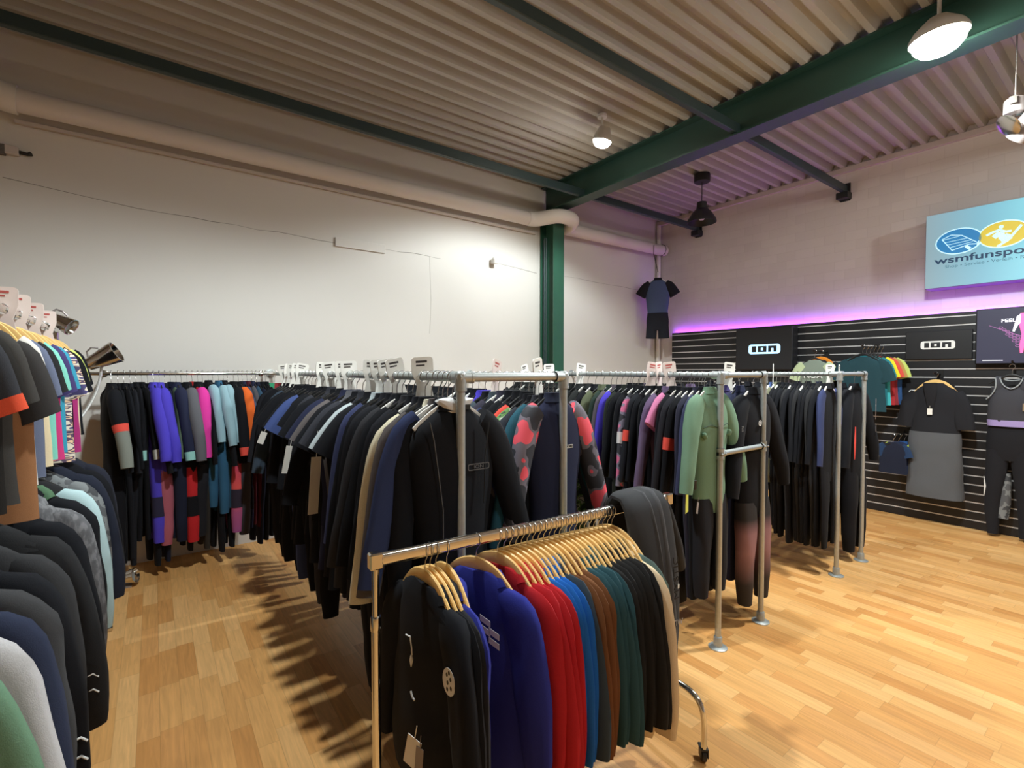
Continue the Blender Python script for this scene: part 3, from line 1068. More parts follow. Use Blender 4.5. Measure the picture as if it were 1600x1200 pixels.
# windsurf sail
stroke([(-1.585, .105), (-1.50, .145), (-1.40, .12), (-1.29, .03), (-1.235, -.02)], .007)
stroke([(-1.585, .105), (-1.485, -.055)], .007)
stroke([(-1.585, .095), (-1.42, .115)], .0045)
stroke([(-1.56, .06), (-1.34, .075)], .0045)
stroke([(-1.535, .025), (-1.31, .045)], .0045)
stroke([(-1.505, -.01), (-1.30, .02)], .0045)
stroke([(-1.485, -.05), (-1.33, -.005), (-1.25, -.015)], .008)
stroke([(-1.34, -.085), (-1.262, -.045), (-1.245, .02)], .010)
stroke([(-1.36, -.02), (-1.34, -.045), (-1.32, -.06)], .028)
B.build('sail_drawing', s_w, face, smooth=False)
B = MB()
# snowboarder
stroke([(-1.175, .085), (-1.115, .115), (-1.06, .13), (-1.01, .10), (-.955, .095)], .022)
stroke([(-1.10, .09), (-1.065, .05), (-1.02, .05)], .06)
stroke([(-1.05, .10), (-1.03, .03), (-1.0, -.03)], .05)
stroke([(-1.01, .06), (-.97, .035), (-.965, .0)], .035)
stroke([(-1.075, -.07), (-.98, -.005), (-.87, .15)], .022)
B.prism(oval(-1.097, .152, .019, .019, 12), -.001, 0, M=SM(.0042))
B.build('rider_drawing', s_w, face, smooth=False)
TX = lambda y_, z_: basis((-.0016, y_, z_), (0, -1, 0), (0, 0, 1), (-1, 0, 0))
text('lettering', 'wsmfunsport', .105, s_k, face, TX(1.635, -.118), bold=.002, sx=1.50, align='LEFT')
text('lettering', 'Shop \u2022 Service \u2022 Verleih \u2022 Reisen', .046, s_l, face, TX(1.545, -.192), sx=1.22, align='LEFT')
# ------------------------------------------------------------------ pipe racks
RZ = 1.745


def fitting(B, p, r, dirs, L=.055):
    for d in dirs:
        d = Vector(d)
        B.tube([Vector(p) - d * .012, Vector(p) + d * L], r, 14)
        B.tube([Vector(p) + d * (L - .012), Vector(p) + d * L], r * 1.06, 14)


def pipe_rack(xa, xb, label, mid=False):
    y0, y1 = 1.69, YL
    t = thing('pipe_rack', ((xa + xb) / 2, y0, 0), label, 'clothes rack', 'galvanised pipe racks')
    h = (xb - xa) / 2
    for s_ in (-h, h):
        MB().tube([(s_, 0, .012), (s_, 0, RZ)], .0185, 16).build('post', galv, t)
        MB().tube([(s_, 0, RZ), (s_, y1 - y0, RZ)], .0175, 14).build('rail', galv, t)
        B = MB()
        fitting(B, (s_, 0, RZ), .0245, [(0, 0, -1), (0, 1, 0), ((1 if s_ < 0 else -1), 0, 0)])
        B.lathe([(.0245, 0), (.022, .012), (.012, .02)], 14, M=Matrix.Translation((s_, 0, RZ + .006)))
        B.build('elbow', galv, t)
        MB().lathe([(.058, 0), (.058, .006), (.05, .010), (.028, .013), (.026, .07), (.0235, .074)], 20, M=Matrix.Translation((s_, 0, 0))).build('foot_flange', galv, t)
        MB().lathe([(.045, 0), (.045, .008), (.025, .012), (.023, .05)], 16, M=Matrix.Translation((s_, y1 - y0, RZ)) @ Matrix.Rotation(PI / 2, 4, 'X')).build('wall_flange', galv, t)
    MB().tube([(-h, 0, RZ), (h, 0, RZ)], .0185, 16).build('crossbar', galv, t)
    if mid:
        MB().tube([(-h, -.0, 1.247), (h, 0, 1.247)], .0175, 14).build('crossbar', galv, t)
        for s_ in (-h, h):
            B = MB()
            fitting(B, (s_, 0, 1.247), .0245, [(0, 0, -1), (0, 0, 1), ((1 if s_ < 0 else -1), 0, 0)], .035)
            for a in (-.02, .02):
                B.lathe([(.006, 0), (.006, .006), (.003, .009)], 8, M=Matrix.Translation((s_ + (a if s_ < 0 else -a), -.024, 1.247)) @ Matrix.Rotation(PI / 2, 4, 'X'))
            B.build('tee_fitting', galv, t)
    return t


pipe_rack(.99, 1.545, 'galvanised pipe rack standing directly behind the rolling chrome rack')
pipe_rack(2.885, 3.43, 'galvanised pipe rack with a low crossbar between its front posts', True)
pipe_rack(4.735, 5.30, 'galvanised pipe rack closest to the black slatwall')

# ---- nearest rack, rail on the aisle side
WT = lambda x, z, sx=1.0, sz=1.0, rz=0.0, m=None: (x, -.045, z, sx, sz, rz, m)


def front_logo_black(t):
    o = MB()
    fr = rrect(.10, .024, .007)
    fi = rrect(.094, .018, .005)
    o.ringprism(fr, fi, -.001, 0)
    o.build('chest_logo', logo_g, t, smooth=False, M=Matrix.Translation((.075, -.0705, -.33)))
    text('chest_logo', 'ION', .017, logo_g, t, face_front(.075, -.071, -.33), sx=1.5)


def seam(t, pts, m=None, r=.0022):
    MB().tube(pts, r, 6).build('seam', m or mat('seam_dark', (22, 22, 24), .8), t)


def black_front(t):
    front_logo_black(t)
    for ch in t.children:
        if ch.name.startswith('sleeve') and ch.data is part_mesh(('suit', 'hero'), 'sleeve_a', 2):
            a = -.19
            p = V(-.14, 0, -.20)
            R_ = Matrix.Rotation(a, 3, 'Y')
            ch.rotation_euler = (0, a, 0)
            ch.location = p - R_ @ p + V(0, .06, 0)
    seam(t, [(-.135, -.062, -.155), (-.12, -.066, -.22), (-.105, -.070, -.33), (-.085, -.070, -.47), (-.082, -.066, -.62)], mat('seam_grey', (70, 68, 68), .7))
    seam(t, [(.135, -.062, -.155), (.12, -.066, -.22), (.105, -.070, -.30), (.10, -.070, -.47)])
    B = MB()
    limb(B, [(-.07, 0, -.085, .005, .034), (-.03, -.012, -.10, .03, .03), (0, -.016, -.112, .03, .028), (.03, -.012, -.10, .03, .03), (.07, 0, -.085, .005, .034)], 10, .02, .003, 3)
    B.build('lining', mat('pale_lining', (222, 222, 222), .8), t)
    MB().box(.020, .052, -.047, -.045, -.118, -.100).build('neck_label', blk_pl, t, smooth=False)


def arm_tag(x, z, **k):
    return WT(x, z, **k)


A = [S('black long wetsuit with pale neck lining', BLACK, st='hero', h='white', sc=1.08, extra=black_front, rj=.0, l=CHAR, wx=.93),
     S('dusk blue long wetsuit', CHAR, s=(50, 60, 96), sc=1.04, h='white', l=BLACK), S('grey brown long wetsuit', TAUPE, sc=1.13, h='white', l=(64, 62, 64)),
     S('cream sided long wetsuit', CREAM, s=(232, 224, 196), sc=1.16, l=(214, 205, 176)),
     S('black long wetsuit', BLACK, sc=1.07), S('charcoal long wetsuit', CHAR, sc=1.08, h='white'), S('black long wetsuit', BLACK, sc=1.05), S('charcoal long wetsuit', (52, 52, 56), sc=1.07),
     S('black long wetsuit', BLACK, sc=1.05, h='white'), S('charcoal long wetsuit', CHAR, sc=1.06), S('black long wetsuit', BLACK, sc=1.06), S('navy sleeved long wetsuit', CHAR, s=(56, 62, 96), sc=1.07),
     S('black short-sleeved wetsuit', BLACK, k='shorty', sc=1.12), S('silver short-sleeved wetsuit', SILVER, k='shorty', s=SILVER, sc=1.12, l=CHAR), S('black short-sleeved wetsuit with tall white tag', BLACK, k='shorty', sc=1.1, tag=(-.295, -.05, -.36, 1.2, 4.6, .08)),
     S('graphite short-sleeved wetsuit', GRAPH, k='shorty', sc=1.12), S('black short-sleeved wetsuit with pale print', BLACK, k='shorty', sc=1.12, extra=lambda t: sleeve_print(t)), S('grey short-sleeved wetsuit', GREY, k='shorty', s=TAUPE, sc=1.1, l=BLACK),
     S('navy short-sleeved wetsuit', NAVY, k='shorty', sc=1.1), S('black long wetsuit', BLACK, sc=1.05), S('black short-sleeved wetsuit with white tag', BLACK, k='shorty', sc=1.1, tag=WT(-.28, -.37, 1.1, 2.6, .2)), S('graphite long wetsuit', GRAPH),
     S('black short-sleeved wetsuit', BLACK, k='shorty'), S('black long wetsuit', BLACK), S('blue shouldered short-sleeved wetsuit', BLACK, s=(68, 84, 136), t2=1, k='shorty', sc=1.1), S('black short-sleeved wetsuit with white label', BLACK, k='shorty', sc=1.12, extra=lambda t: sleeve_print(t)),
     S('blue legged long wetsuit', BLACK, l=ROYAL), S('black long wetsuit', BLACK), S('black short-sleeved wetsuit with white tag', BLACK, k='shorty', sc=1.1, tag=WT(-.28, -.37, 1, 1.4, .4)), S('black short-sleeved wetsuit', BLACK, k='shorty', sc=1.1),
     S('slate blue sleeved long wetsuit', BLACK, s=(60, 72, 86)), S('black long wetsuit', BLACK), S('black long wetsuit with coral trim', BLACK, cuff=CORAL), S('black long wetsuit', BLACK), S('charcoal long wetsuit', CHAR), S('black long wetsuit', BLACK)]


def sleeve_print(t):
    B = MB()
    for i, (x, z, w, h) in enumerate(((-.03, .03, .022, .006), (-.005, .012, .03, .010), (-.028, -.012, .012, .012), (.008, -.014, .012, .012))):
        B.box(x - w / 2, x + w / 2, -.001, 0, z - h / 2, z + h / 2)
    B.build('sleeve_print', logo_w, t, smooth=False, M=Matrix.Translation((-.235, -.056, -.30)) @ Matrix.Rotation(-.5, 4, 'Y'))


ya = [1.755]
for i in range(1, len(A)):
    ya.append(ya[-1] + (.042 if i < 4 else .063 if i < 14 else .104))
for c in A[1:]:
    c['sc'] = c.get('sc', 1.0) + .04
    if c['d'].startswith(('dusk', 'grey brown', 'cream', 'black long', 'charcoal')):
        c['st'] = 'thin'
on_rail('A', A, lambda i: ((.99, ya[i], RZ), 0), 'left rail of nearest pipe rack', 'suit', 'wetsuits on the left rail of the nearest pipe rack', 'hangers on the left rail of the nearest pipe rack')


def camo_front(t):
    MB().box(-.024, .024, -.074, -.072, -.008, .008).build('chest_logo', logo_w, t, smooth=False, M=Matrix.Translation((.045, .002, -.335)))
    text('chest_logo', 'ION', .014, blk_pl, t, face_front(.045, -.0725, -.335), sx=1.6, bold=.0006)
    add_tag(t, .27, -.06, -.72, 1, 1.2)


B_ = [S('navy wetsuit with pink camouflage sleeves', NAVY, s=CAMO, st='hero', sc=.97, wx=.90, extra=camo_front, rj=0, l=NAVY2, collar=NAVY2), S('teal shouldered long wetsuit', BLACK, s=TEAL, sc=1.04), S('graphite long wetsuit', GRAPH, s=(50, 52, 60), sc=1.16), S('green leaf printed wetsuit', BLACK, s=FLORAL, sc=1.19), S('coral shouldered wetsuit', BLACK, s=CORAL, sc=1.12), S('black long wetsuit', BLACK),
      S('black long wetsuit', BLACK), S('black long wetsuit', BLACK, h='white'), S('charcoal purple long wetsuit', (58, 56, 70), h='white'),
      S('slate long wetsuit', (70, 80, 88), sc=1.14), S('mint shouldered wetsuit', BLACK, s=MINT, sc=1.12), S('violet blue long wetsuit', BLUEV, sc=1.1), S('black long wetsuit', BLACK, h='white')]
B_ += [S('black long wetsuit', BLACK, h=('white' if i % 4 == 1 else 'black')) for i in range(14)]
yb = [1.76 + .038 * min(i, 5) + .068 * max(0, min(i, 13) - 5) + .10 * max(0, i - 13) for i in range(len(B_))]
on_rail('B', B_, lambda i: ((1.545, yb[i], RZ), 0), 'right rail of nearest pipe rack', 'suit', 'wetsuits on the right rail of the nearest pipe rack', 'hangers on the right rail of the nearest pipe rack')


# ---- middle rack
def green_front(t):
    seam(t, [(-.15, -.052, -.335), (-.09, -.069, -.318), (0, -.071, -.345), (.09, -.069, -.318), (.15, -.052, -.335)], mat('seam_green', (52, 72, 60), .8), .0026)
    text('chest_logo', 'ION', .016, mat('green_print', (66, 92, 76), .7), t, face_front(0.01, -.072, -.29), sx=1.5)
    for s_ in (-1, 1):
        MB().lathe([(.012, 0), (.016, .006), (.016, .03), (.008, .038)], 12, M=Matrix.Translation((s_ * .135, -.055, -.40)) @ Matrix.Rotation(s_ * .5, 4, 'Y')).build('pad', M_(SAGE), t)
    MB().box(-.012, .012, -.008, .008, -.03, .03, c=.004).build('cuff_logo', blk_pl, t, smooth=False, M=Matrix.Translation((-.255, -.062, -.68)))
    add_tag(t, -.20, -.05, -.80, .9, 1.3, .35, mat('grey_tag', (150, 140, 138), .6))


yel = mat('yellow_tag', (216, 214, 96), .6)
C_ = [S('sage green wetsuit with black legs', SAGE, st='hero', sc=.98, l=CHAR, h='white', extra=green_front, rj=0), S('navy sleeved long wetsuit with yellow tag', BLACK, s=(58, 62, 92), sc=1.02, h='white', tag=(-.275, -.05, -.70, 1.5, 2.6, 0, yel)), S('navy long wetsuit', (50, 50, 66), sc=1.02, h='white'),
      S('black long wetsuit with orange elbow bands', BLACK, band=CORAL, sc=1.04, h='white'), S('charcoal long wetsuit', CHAR, s=(40, 40, 46), sc=1.05, h='white'), S('black long wetsuit', BLACK, sc=1.03, h='white'), S('pink shouldered wetsuit', BLACK, s=PINK, k='shorty'),
      S('mauve long wetsuit', MAUVE, sc=1.03), S('black long wetsuit', BLACK, sc=1.02, h='white'), S('black long wetsuit', BLACK, h='white'), S('charcoal long wetsuit with orange elbow bands', CHAR, band=CORAL), S('grey camouflage sleeved wetsuit with pale bands', BLACK, s=CAMO2, band=(206, 204, 204), sc=1.03),
      S('black long wetsuit', BLACK, h='white'), S('black long wetsuit', BLACK), S('black long wetsuit', (40, 44, 40)), S('violet blue sleeved wetsuit', BLACK, s=BLUEV), S('mauve brown long wetsuit', (92, 84, 92), h='white'), S('dark green long wetsuit', DGREEN), S('olive long wetsuit', OLIVE), S('black long wetsuit', BLACK, h='white')]
C_ += [S('black long wetsuit', (40, 42, 42), h=('white' if i % 3 == 0 else 'black')) for i in range(12)]
yc = [1.765 + (.04 * min(i, 4) + .052 * max(0, min(i, 17) - 4) + .085 * max(0, i - 17)) for i in range(len(C_))]
for c in C_[1:]:
    c.setdefault('st', 'thin')
on_rail('C', C_, lambda i: ((2.885, yc[i], RZ), 0), 'left rail of middle pipe rack', 'suit', 'wetsuits on the left rail of the middle pipe rack', 'hangers on the left rail of the middle pipe rack')


def round_logo(t):
    B = MB()
    B.ringprism(arc(0, 0, .018, 0, 345, 23), arc(0, 0, .013, 0, 345, 23), -.001, 0)
    B.ringprism(arc(.002, 0, .009, 40, 320, 12) , arc(.002, 0, .005, 40, 320, 12), -.001, 0)
    B.build('chest_logo', logo_w, t, smooth=False, M=Matrix.Translation((-.045, -.071, -.30)))
    text('sleeve_lettering', 'RIPCURL', .030, mat('sleeve_print_grey', (128, 128, 130), .6), t, face_front(-.236, -.062, -.37, -PI / 2), sx=1.1)


D_ = [S('black long wetsuit with faded rose thighs', BLACK, l=ROSEFADE, st='hero', sc=1.10, extra=round_logo, rj=0, h='white'), S('navy long wetsuit', NAVY), S('purple long wetsuit', PURP), S('pink shouldered wetsuit', BLACK, s=PINK, k='shorty', h='white'), S('navy sleeved wetsuit', BLACK, s=ROYAL),
      S('mauve long wetsuit', MAUVE, h='white'), S('black long wetsuit', BLACK), S('purple sleeved wetsuit', BLACK, s=PURP, h='white'), S('black long wetsuit', BLACK), S('navy long wetsuit', NAVY, h='white'), S('black long wetsuit', BLACK), S('black long wetsuit', BLACK, h='white')]
on_rail('D', D_, lambda i: ((3.43, 1.765 + .10 * i, RZ), 0), 'right rail of middle pipe rack', 'suit', 'wetsuits on the right rail of the middle pipe rack', 'hangers on the right rail of the middle pipe rack')

# ---- far rack
E_ = [S('dusk blue sleeved long wetsuit', BLACK, s=(52, 60, 96), h='white', sc=1.04), S('black long wetsuit', BLACK, sc=1.06, h='white')]
E_ += [S('charcoal long wetsuit' if i % 3 == 0 else 'black long wetsuit', (42, 42, 44) if i % 3 == 0 else BLACK, h=('white' if i in (3, 6) else 'black'), sc=1.04) for i in range(9)]
E_ += [S('black long wetsuit', BLACK, h='white'), S('olive long wetsuit', (116, 116, 96), h='white', k='shorty'), S('blue long wetsuit', (62, 82, 128), h='white', k='shorty'), S('dark olive long wetsuit', (60, 64, 56), h='white'), S('black long wetsuit', BLACK), S('black long wetsuit', BLACK), S('black long wetsuit', BLACK, h='white'), S('black long wetsuit', BLACK), S('black long wetsuit', BLACK), S('black long wetsuit', BLACK)]
ye = [1.77 + .037 * min(i, 14) + .10 * max(0, i - 14) for i in range(len(E_))]
for c in E_:
    c.setdefault('st', 'thin')
on_rail('E', E_, lambda i: ((4.735, ye[i], RZ), 0), 'left rail of far pipe rack', 'suit', 'wetsuits on the left rail of the far pipe rack', 'hangers on the left rail of the far pipe rack')


def flash(t):
    B = MB()
    limb(B, [(-.16, -.068, -.42, .004, .004), (-.162, -.068, -.50, .014, .004), (-.165, -.068, -.58, .016, .004), (-.16, -.066, -.68, .004, .003)], 8, .03, 0, 0)
    B.build('orange_flash', M_((232, 86, 78)), t)
    add_tag(t, .225, -.085, -.26, 1.1, 2.2, -.25, mat('pale_tag', (214, 196, 196), .6))
    add_tag(t, .235, -.085, -.44, 1.0, .8, 0, mat('grey_tag', (150, 140, 138), .6))


F_ = [S('black wetsuit with tags and orange flash', BLACK, st='hero', sc=1.12, extra=flash, rj=0, h='white'), S('black long wetsuit', BLACK, sc=1.1), S('charcoal long wetsuit', CHAR, sc=1.1), S('navy long wetsuit', NAVY2), S('black long wetsuit', BLACK), S('black long wetsuit', BLACK)]
on_rail('F', F_, lambda i: ((5.30, 1.77 + .10 * i, RZ), 0), 'right rail of far pipe rack', 'suit', 'wetsuits on the right rail of the far pipe rack', 'hangers on the right rail of the far pipe rack')

# size cards clipped over the rails
for nm, x, ys, grp in (('left rail of nearest pipe rack', .99, [(1.98, 0), (2.28, 0), (2.40, 0), (2.50, 0), (2.62, 0), (3.02, 0), (3.15, 0), (3.42, 0), (3.62, 0), (4.25, 0), (4.42, 0), (4.58, 0), (4.72, 0), (4.88, 0)], 'a'),
                       ('right rail of nearest pipe rack', 1.545, [(1.83, 0), (2.20, 1)], 'b'),
                       ('left rail of middle pipe rack', 2.885, [(2.02, 1), (2.11, 1), (2.17, 1), (2.90, 0), (3.30, 0), (3.65, 0)], 'c'), ('right rail of middle pipe rack', 3.43, [(1.90, 0)], 'd'), ('left rail of far pipe rack', 4.735, [(2.20, 0)], 'e'), ('right rail of far pipe rack', 5.30, [(1.93, 0), (1.85, 0)], 'f')):
    for i, (y_, pk) in enumerate(ys):
        divider((x, y_ + .045, RZ), rnd.uniform(-.5, .5), '%s size card clipped over the %s, %s from the front' % ('pinkish' if pk else 'white', nm, ORD[i]), 'size cards on the ' + nm, bool(pk), rnd.uniform(-.25, .25))

# ------------------------------------------------------------------ rail along the plaster wall
WY, WZ = 5.235, 1.75
t = thing('wall_clothes_rail', (.2, WY, 0), 'chrome clothes rail of children\'s colourful wetsuits along the plaster wall', 'clothes rail')
MB().tube([(-.95, 0, WZ), (.765, 0, WZ)], .015, 12).build('rail', chrome, t)
for x in (-.55, .70):
    MB().tube([(x, YL - WY - .002, WZ), (x, 0, WZ)], .010, 10).build('wall_bracket', chrome, t)
    MB().lathe([(.03, 0), (.03, .008), (.014, .012)], 14, M=Matrix.Translation((x, YL - WY, WZ)) @ Matrix.Rotation(PI / 2, 4, 'X')).build('wall_plate', chrome, t)

Wl = [S('black wetsuit with grey forearms and red bands', BLACK, fore=(128, 132, 124), band=CORAL, sc=1.02), S('black long wetsuit', BLACK), S('black wetsuit with grey legs', BLACK, l=CHAR, sc=1.1), S('charcoal long wetsuit', CHAR), S('black long wetsuit with mint cuffs', BLACK, cuff=MINT),
      S('black long wetsuit with white cuffs', BLACK, cuff=(214, 210, 204)), S('black long wetsuit', BLACK), S('violet blue wetsuit with dark knees', BLUEV, knee=(46, 44, 66), sc=1.02, cuff=BLUEV), S('rose legged wetsuit', BLUEV, l=ROSE, t2=0), S('navy long wetsuit', NAVY2), S('dark green sleeved wetsuit', NAVY2, s=(86, 104, 88)),
      S('navy long wetsuit with mint cuffs', NAVY, l=NAVY2, cuff=MINT, sc=1.02), S('black long wetsuit', BLACK), S('grey sleeved wetsuit with red legs and dark knees', BLACK, s=GREY, l=RED, knee=BLACK, sc=1.01), S('red long wetsuit', RED, l=(120, 116, 110)), S('bright pink sleeved black wetsuit', BLACK, s=HOT, l=CHAR, sc=1.01), S('black long wetsuit', BLACK, l=(54, 50, 46)),
      S('ice blue sleeved wetsuit with steel blue legs', BLACK, s=(150, 184, 196), l=STEEL, sc=.86), S('black long wetsuit', BLACK), S('ice blue sleeved wetsuit with steel blue legs', STEEL, s=(150, 184, 196), l=STEEL, sc=.87), S('ice blue sleeved black wetsuit', BLACK, s=(150, 184, 196), l=(40, 70, 90), sc=.86), S('black long wetsuit', BLACK),
      S('black wetsuit with coral to purple legs', BLACK, l=SUNSET, knee=(52, 46, 60), sc=1.0, cuff=CORAL), S('orange sleeved wetsuit', BLACK, s=ORANGE, l=(60, 58, 66), sc=1.02), S('slate blue sleeved wetsuit', NAVY, s=(74, 88, 116), knee=BLACK), S('grey sleeved maroon wetsuit', MAROON, s=GREY, l=MAROON), S('steel blue sleeved wetsuit', NAVY, s=(60, 90, 116), l=MAROON),
      S('dark navy long wetsuit', NAVY2), S('black long wetsuit', BLACK), S('black long wetsuit', BLACK)]
for c in Wl:
    if c['d'].startswith(('violet', 'rose', 'navy long wetsuit with mint', 'grey sleeved wetsuit', 'bright pink', 'ice blue', 'black wetsuit with coral', 'black wetsuit with grey f', 'orange')):
        c['st'] = 'hero'
        c['dy'] = -.055
    elif c['d'] in ('black long wetsuit', 'charcoal long wetsuit', 'navy long wetsuit', 'dark navy long wetsuit'):
        c['sc'] = 1.12
        c['dy'] = .015
    c['wx'] = .90
on_rail('W', Wl, lambda i: ((-.28 + i * .040, WY, WZ + .004), PI / 2 + .22), 'chrome wall rail', 'suit', 'children\'s wetsuits on the wall rail', 'hangers on the wall rail', base_scale=1.0, style='thin', counted='from left on')
for i, (x, c) in enumerate(((.93, (60, 150, 110)), (.958, (140, 50, 56)))):
    t = thing('swim_short', (x, WY, WZ + .004), '%s swim shorts hanging on the wall rail beside the pipe rack' % ('green', 'dark red')[i], 'shorts')
    B = MB()
    limb(B, [(0, 0, -.10, .10, .02), (0, 0, -.16, .11, .03), (0, 0, -.26, .12, .03)], 12, .03, .004, i)
    B.build('short_body', M_(c), t)
    put(HOOK, 'hook', wire, t)
# ------------------------------------------------------------------ rolling chrome rack in front
RR = math.radians(-3.63)
BZ = 1.155
BLN = 1.423
t = thing('rolling_rack', (.572, 1.525, 0), 'chrome rolling garment rack of hoodies on wooden hangers in front', 'garment rack', None, RR)
sec = rrect(.026, .045, .011, 4)
B = MB()
B.prism([(x, z) for x, z in sec], -.02, BLN + .02, M=Matrix.Translation((0, 0, BZ)) @ Matrix.Rotation(-PI / 2, 4, 'Z'))
B.build('top_bar', chrome, t, ang=30)
for s_ in (0, BLN):
    MB().box(s_ - .022, s_ + .022, -.018, .018, BZ - .028, BZ + .026, c=.005).build('corner_cap', chrome, t, smooth=False)
    B = MB()
    B.tube([(s_, 0, .29), (s_, 0, .95)], .0145, 16)
    B.tube([(s_, 0, .93), (s_, 0, BZ - .02)], .0115, 16)
    B.lathe([(.0165, .925), (.0175, .93), (.0175, .965), (.0165, .97)], 16, M=Matrix.Translation((s_, 0, 0)))
    B.build('post', chrome, t)
    path = [V(s_, -.215, .06)] + bez([(s_, -.215, .16), (s_, -.215, .27), (s_, -.17, .29), (s_, -.10, .29)], 8) + bez([(s_, .10, .29), (s_, .17, .29), (s_, .215, .27), (s_, .215, .16)], 8) + [V(s_, .215, .06)]
    MB().tube(path, .0135, 14).build('foot_tube', chrome, t)
    for e in (-.215, .215):
        cs = bpy.data.objects.new('caster', None)
        COL.objects.link(cs)
        cs.parent = t
        cs.location = (s_, e, 0)
        cs.rotation_euler = (0, 0, .9 if e < 0 else -.6)
        MB().lathe([(.026, -.011), (.030, -.008), (.030, .008), (.026, .011)], 20, M=Matrix.Translation((.012, 0, .030)) @ Matrix.Rotation(PI / 2, 4, 'X')).build('wheel', mat('caster_black', (30, 30, 30), .5), cs)
        B = MB()
        B.box(-.012, .02, -.018, -.013, .025, .062).box(-.012, .02, .013, .018, .025, .062).box(-.014, .02, -.018, .018, .058, .066)
        B.build('fork', mat('caster_black', (30, 30, 30), .5), cs, smooth=False)
        MB().box(.02, .055, -.014, .014, .044, .054, c=.003).build('brake_pedal', mat('caster_black', (30, 30, 30), .5), cs, smooth=False)
rack_M = Matrix.Translation((.572, 1.525, 0)) @ Matrix.Rotation(RR, 4, 'Z')


def on_bar(s_):
    return rack_M @ V(s_, 0, BZ)


def black_hood_print(t):
    B = MB()
    P = [(-.02, -.29), (.01, -.285), (.02, -.32), (.022, -.345)]
    B.tube([(x, -.066, z) for x, z in P], .0025, 6)
    B.tube([(.02, -.068, -.345), (.022, -.068, -.36), (.02, -.068, -.385)], [.003, .007, .002], 6)
    B.tube([(.02, -.070, -.47), (.03, -.070, -.485), (.045, -.070, -.49)], .0035, 6)
    B.build('line_print', logo_w, t)
    o = add_tag(t, .10, -.10, -.575, 1.5, 1.9, .22)
    o2 = add_tag(t, .125, -.095, -.595, .8, 1.7, .1, mat('grey_tag', (150, 140, 138), .6))


def disc_print(t):
    B = MB()
    B.prism(oval(0, 0, .034, .045, 20), -.001, 0, 0)
    for x, z in ((-.01, .02), (.01, .012), (-.006, -.004), (.012, -.016), (-.008, -.026), (.002, .03)):
        B.prism(oval(x, z, .0055, .0075, 8), -.0016, 0, 1)
    B.build('round_print', [logo_w, blk_pl], t, smooth=False, M=Matrix.Translation((.205, -.062, -.36)))


def bars_print(t):
    B = MB()
    for i, (x, z) in enumerate(((0, 0), (.038, -.038))):
        for dz in (0, -.034):
            B.prism([(x - .020, z + dz + .012), (x + .024, z + dz - .004), (x + .024, z + dz - .026), (x - .020, z + dz - .010)], -.001, 0)
    B.build('bar_print', logo_w, t, smooth=False, M=Matrix.Translation((.088, -.076, -.25)))


INDIGO = (42, 48, 132)
HB_ = [S('black hoodie with white line print and price tag', BLACK, st='stack', extra=black_hood_print), S('black hoodie with round white print', BLACK, extra=disc_print), S('black hoodie with round white print', (36, 36, 40), extra=disc_print), S('deep blue hoodie', INDIGO), S('deep blue hoodie with white bar print', INDIGO, st='stack', extra=bars_print)]
HB_ += [S('red hoodie', (178, 34, 42)) for i in range(4)] + [S('bright blue hoodie', (30, 96, 178)) for i in range(3)] + [S('slate hoodie', (52, 64, 74))] + [S('brown hoodie', (112, 72, 44)) for i in range(3)]
HB_ += [S('dark teal hoodie', (44, 76, 84)) for i in range(4)] + [S('black hoodie', (34, 33, 33)) for i in range(6)] + [S('cream long hoodie', (226, 204, 170), sc=1.05), S('grey green hoodie', (86, 104, 100))]
for i, c in enumerate(HB_):
    c.update(k='hoodie', h='wood', rj=.05, rz=(.16 if i < 3 else .02 if i == 3 else .46 if i == 4 else .34 - .006 * (i - 5)))
hs = [.172, .190, .212, .254, .373] + [.464 + .0268 * i for i in range(23)]
on_rail('H', HB_, lambda i: (on_bar(hs[i]), -PI / 2 + RR), 'rolling chrome rack', 'hoodie', 'hoodies on the rolling rack', 'wooden hangers on the rolling rack', base_scale=.97, style='thin', jit=.02, counted='from left on')

# wetsuit thrown over the end of the bar
t = thing('draped_wetsuit', rack_M @ V(1.20, 0, BZ), 'dark grey wetsuit draped over the right end of the rolling rack', 'wetsuit', None, RR)
AX = V(1, 0, 0)
pth = [(-.02, .10, -.55, .03, .11), (-.01, .085, -.20, .035, .12), (0, .05, .02, .03, .125), (0, -.005, .052, .022, .13), (.0, -.06, .015, .03, .135), (.015, -.10, -.18, .04, .135), (.035, -.115, -.42, .045, .115), (.055, -.115, -.66, .04, .085), (.065, -.105, -.90, .03, .055)]
B = MB()
limb(B, pth, 18, .03, .006, 5, axis=AX, e=2.6)
B.build('body', M_((54, 54, 56)), t)
for off, w in ((-.005, .016), (.052, .030)):
    B = MB()
    limb(B, [(x + off * (1.0 if y_ > -.1 else .8), y_ * 1.0, z, a + .004, w) for x, y_, z, a, b_ in pth[2:]], 12, .03, .004, 5, axis=AX)
    B.build('side_stripe', M_((72, 72, 75)), t)
B = MB()
limb(B, [(.08, .03, .03, .03, .05), (.14, .0, .0, .035, .06), (.20, -.01, -.12, .04, .058), (.27, 0, -.26, .04, .05), (.33, .02, -.36, .03, .035)], 12, .03, .005, 8)
B.build('sleeve', M_((44, 44, 46)), t)
B = MB()
limb(B, [(.06, -.06, -.62, .05, .035), (.09, -.05, -.78, .045, .03), (.06, -.05, -.95, .035, .025), (.02, -.05, -1.05, .02, .018)], 12, .03, .005, 9)
B.build('leg', M_((40, 38, 38)), t)
text('lettering', 'MYSTIC', .046, mat('dark_letter', (20, 20, 21), .8), t, face_front(.092, -.160, -.30, PI / 2 + .05), sx=1.25)
text('lettering', 'TIW', .036, mat('grey_letter', (170, 164, 158), .7), t, face_front(.095, -.167, -.50, -.05), sx=1.0)
add_tag(t, .10, -.165, -.33, .35, .3)

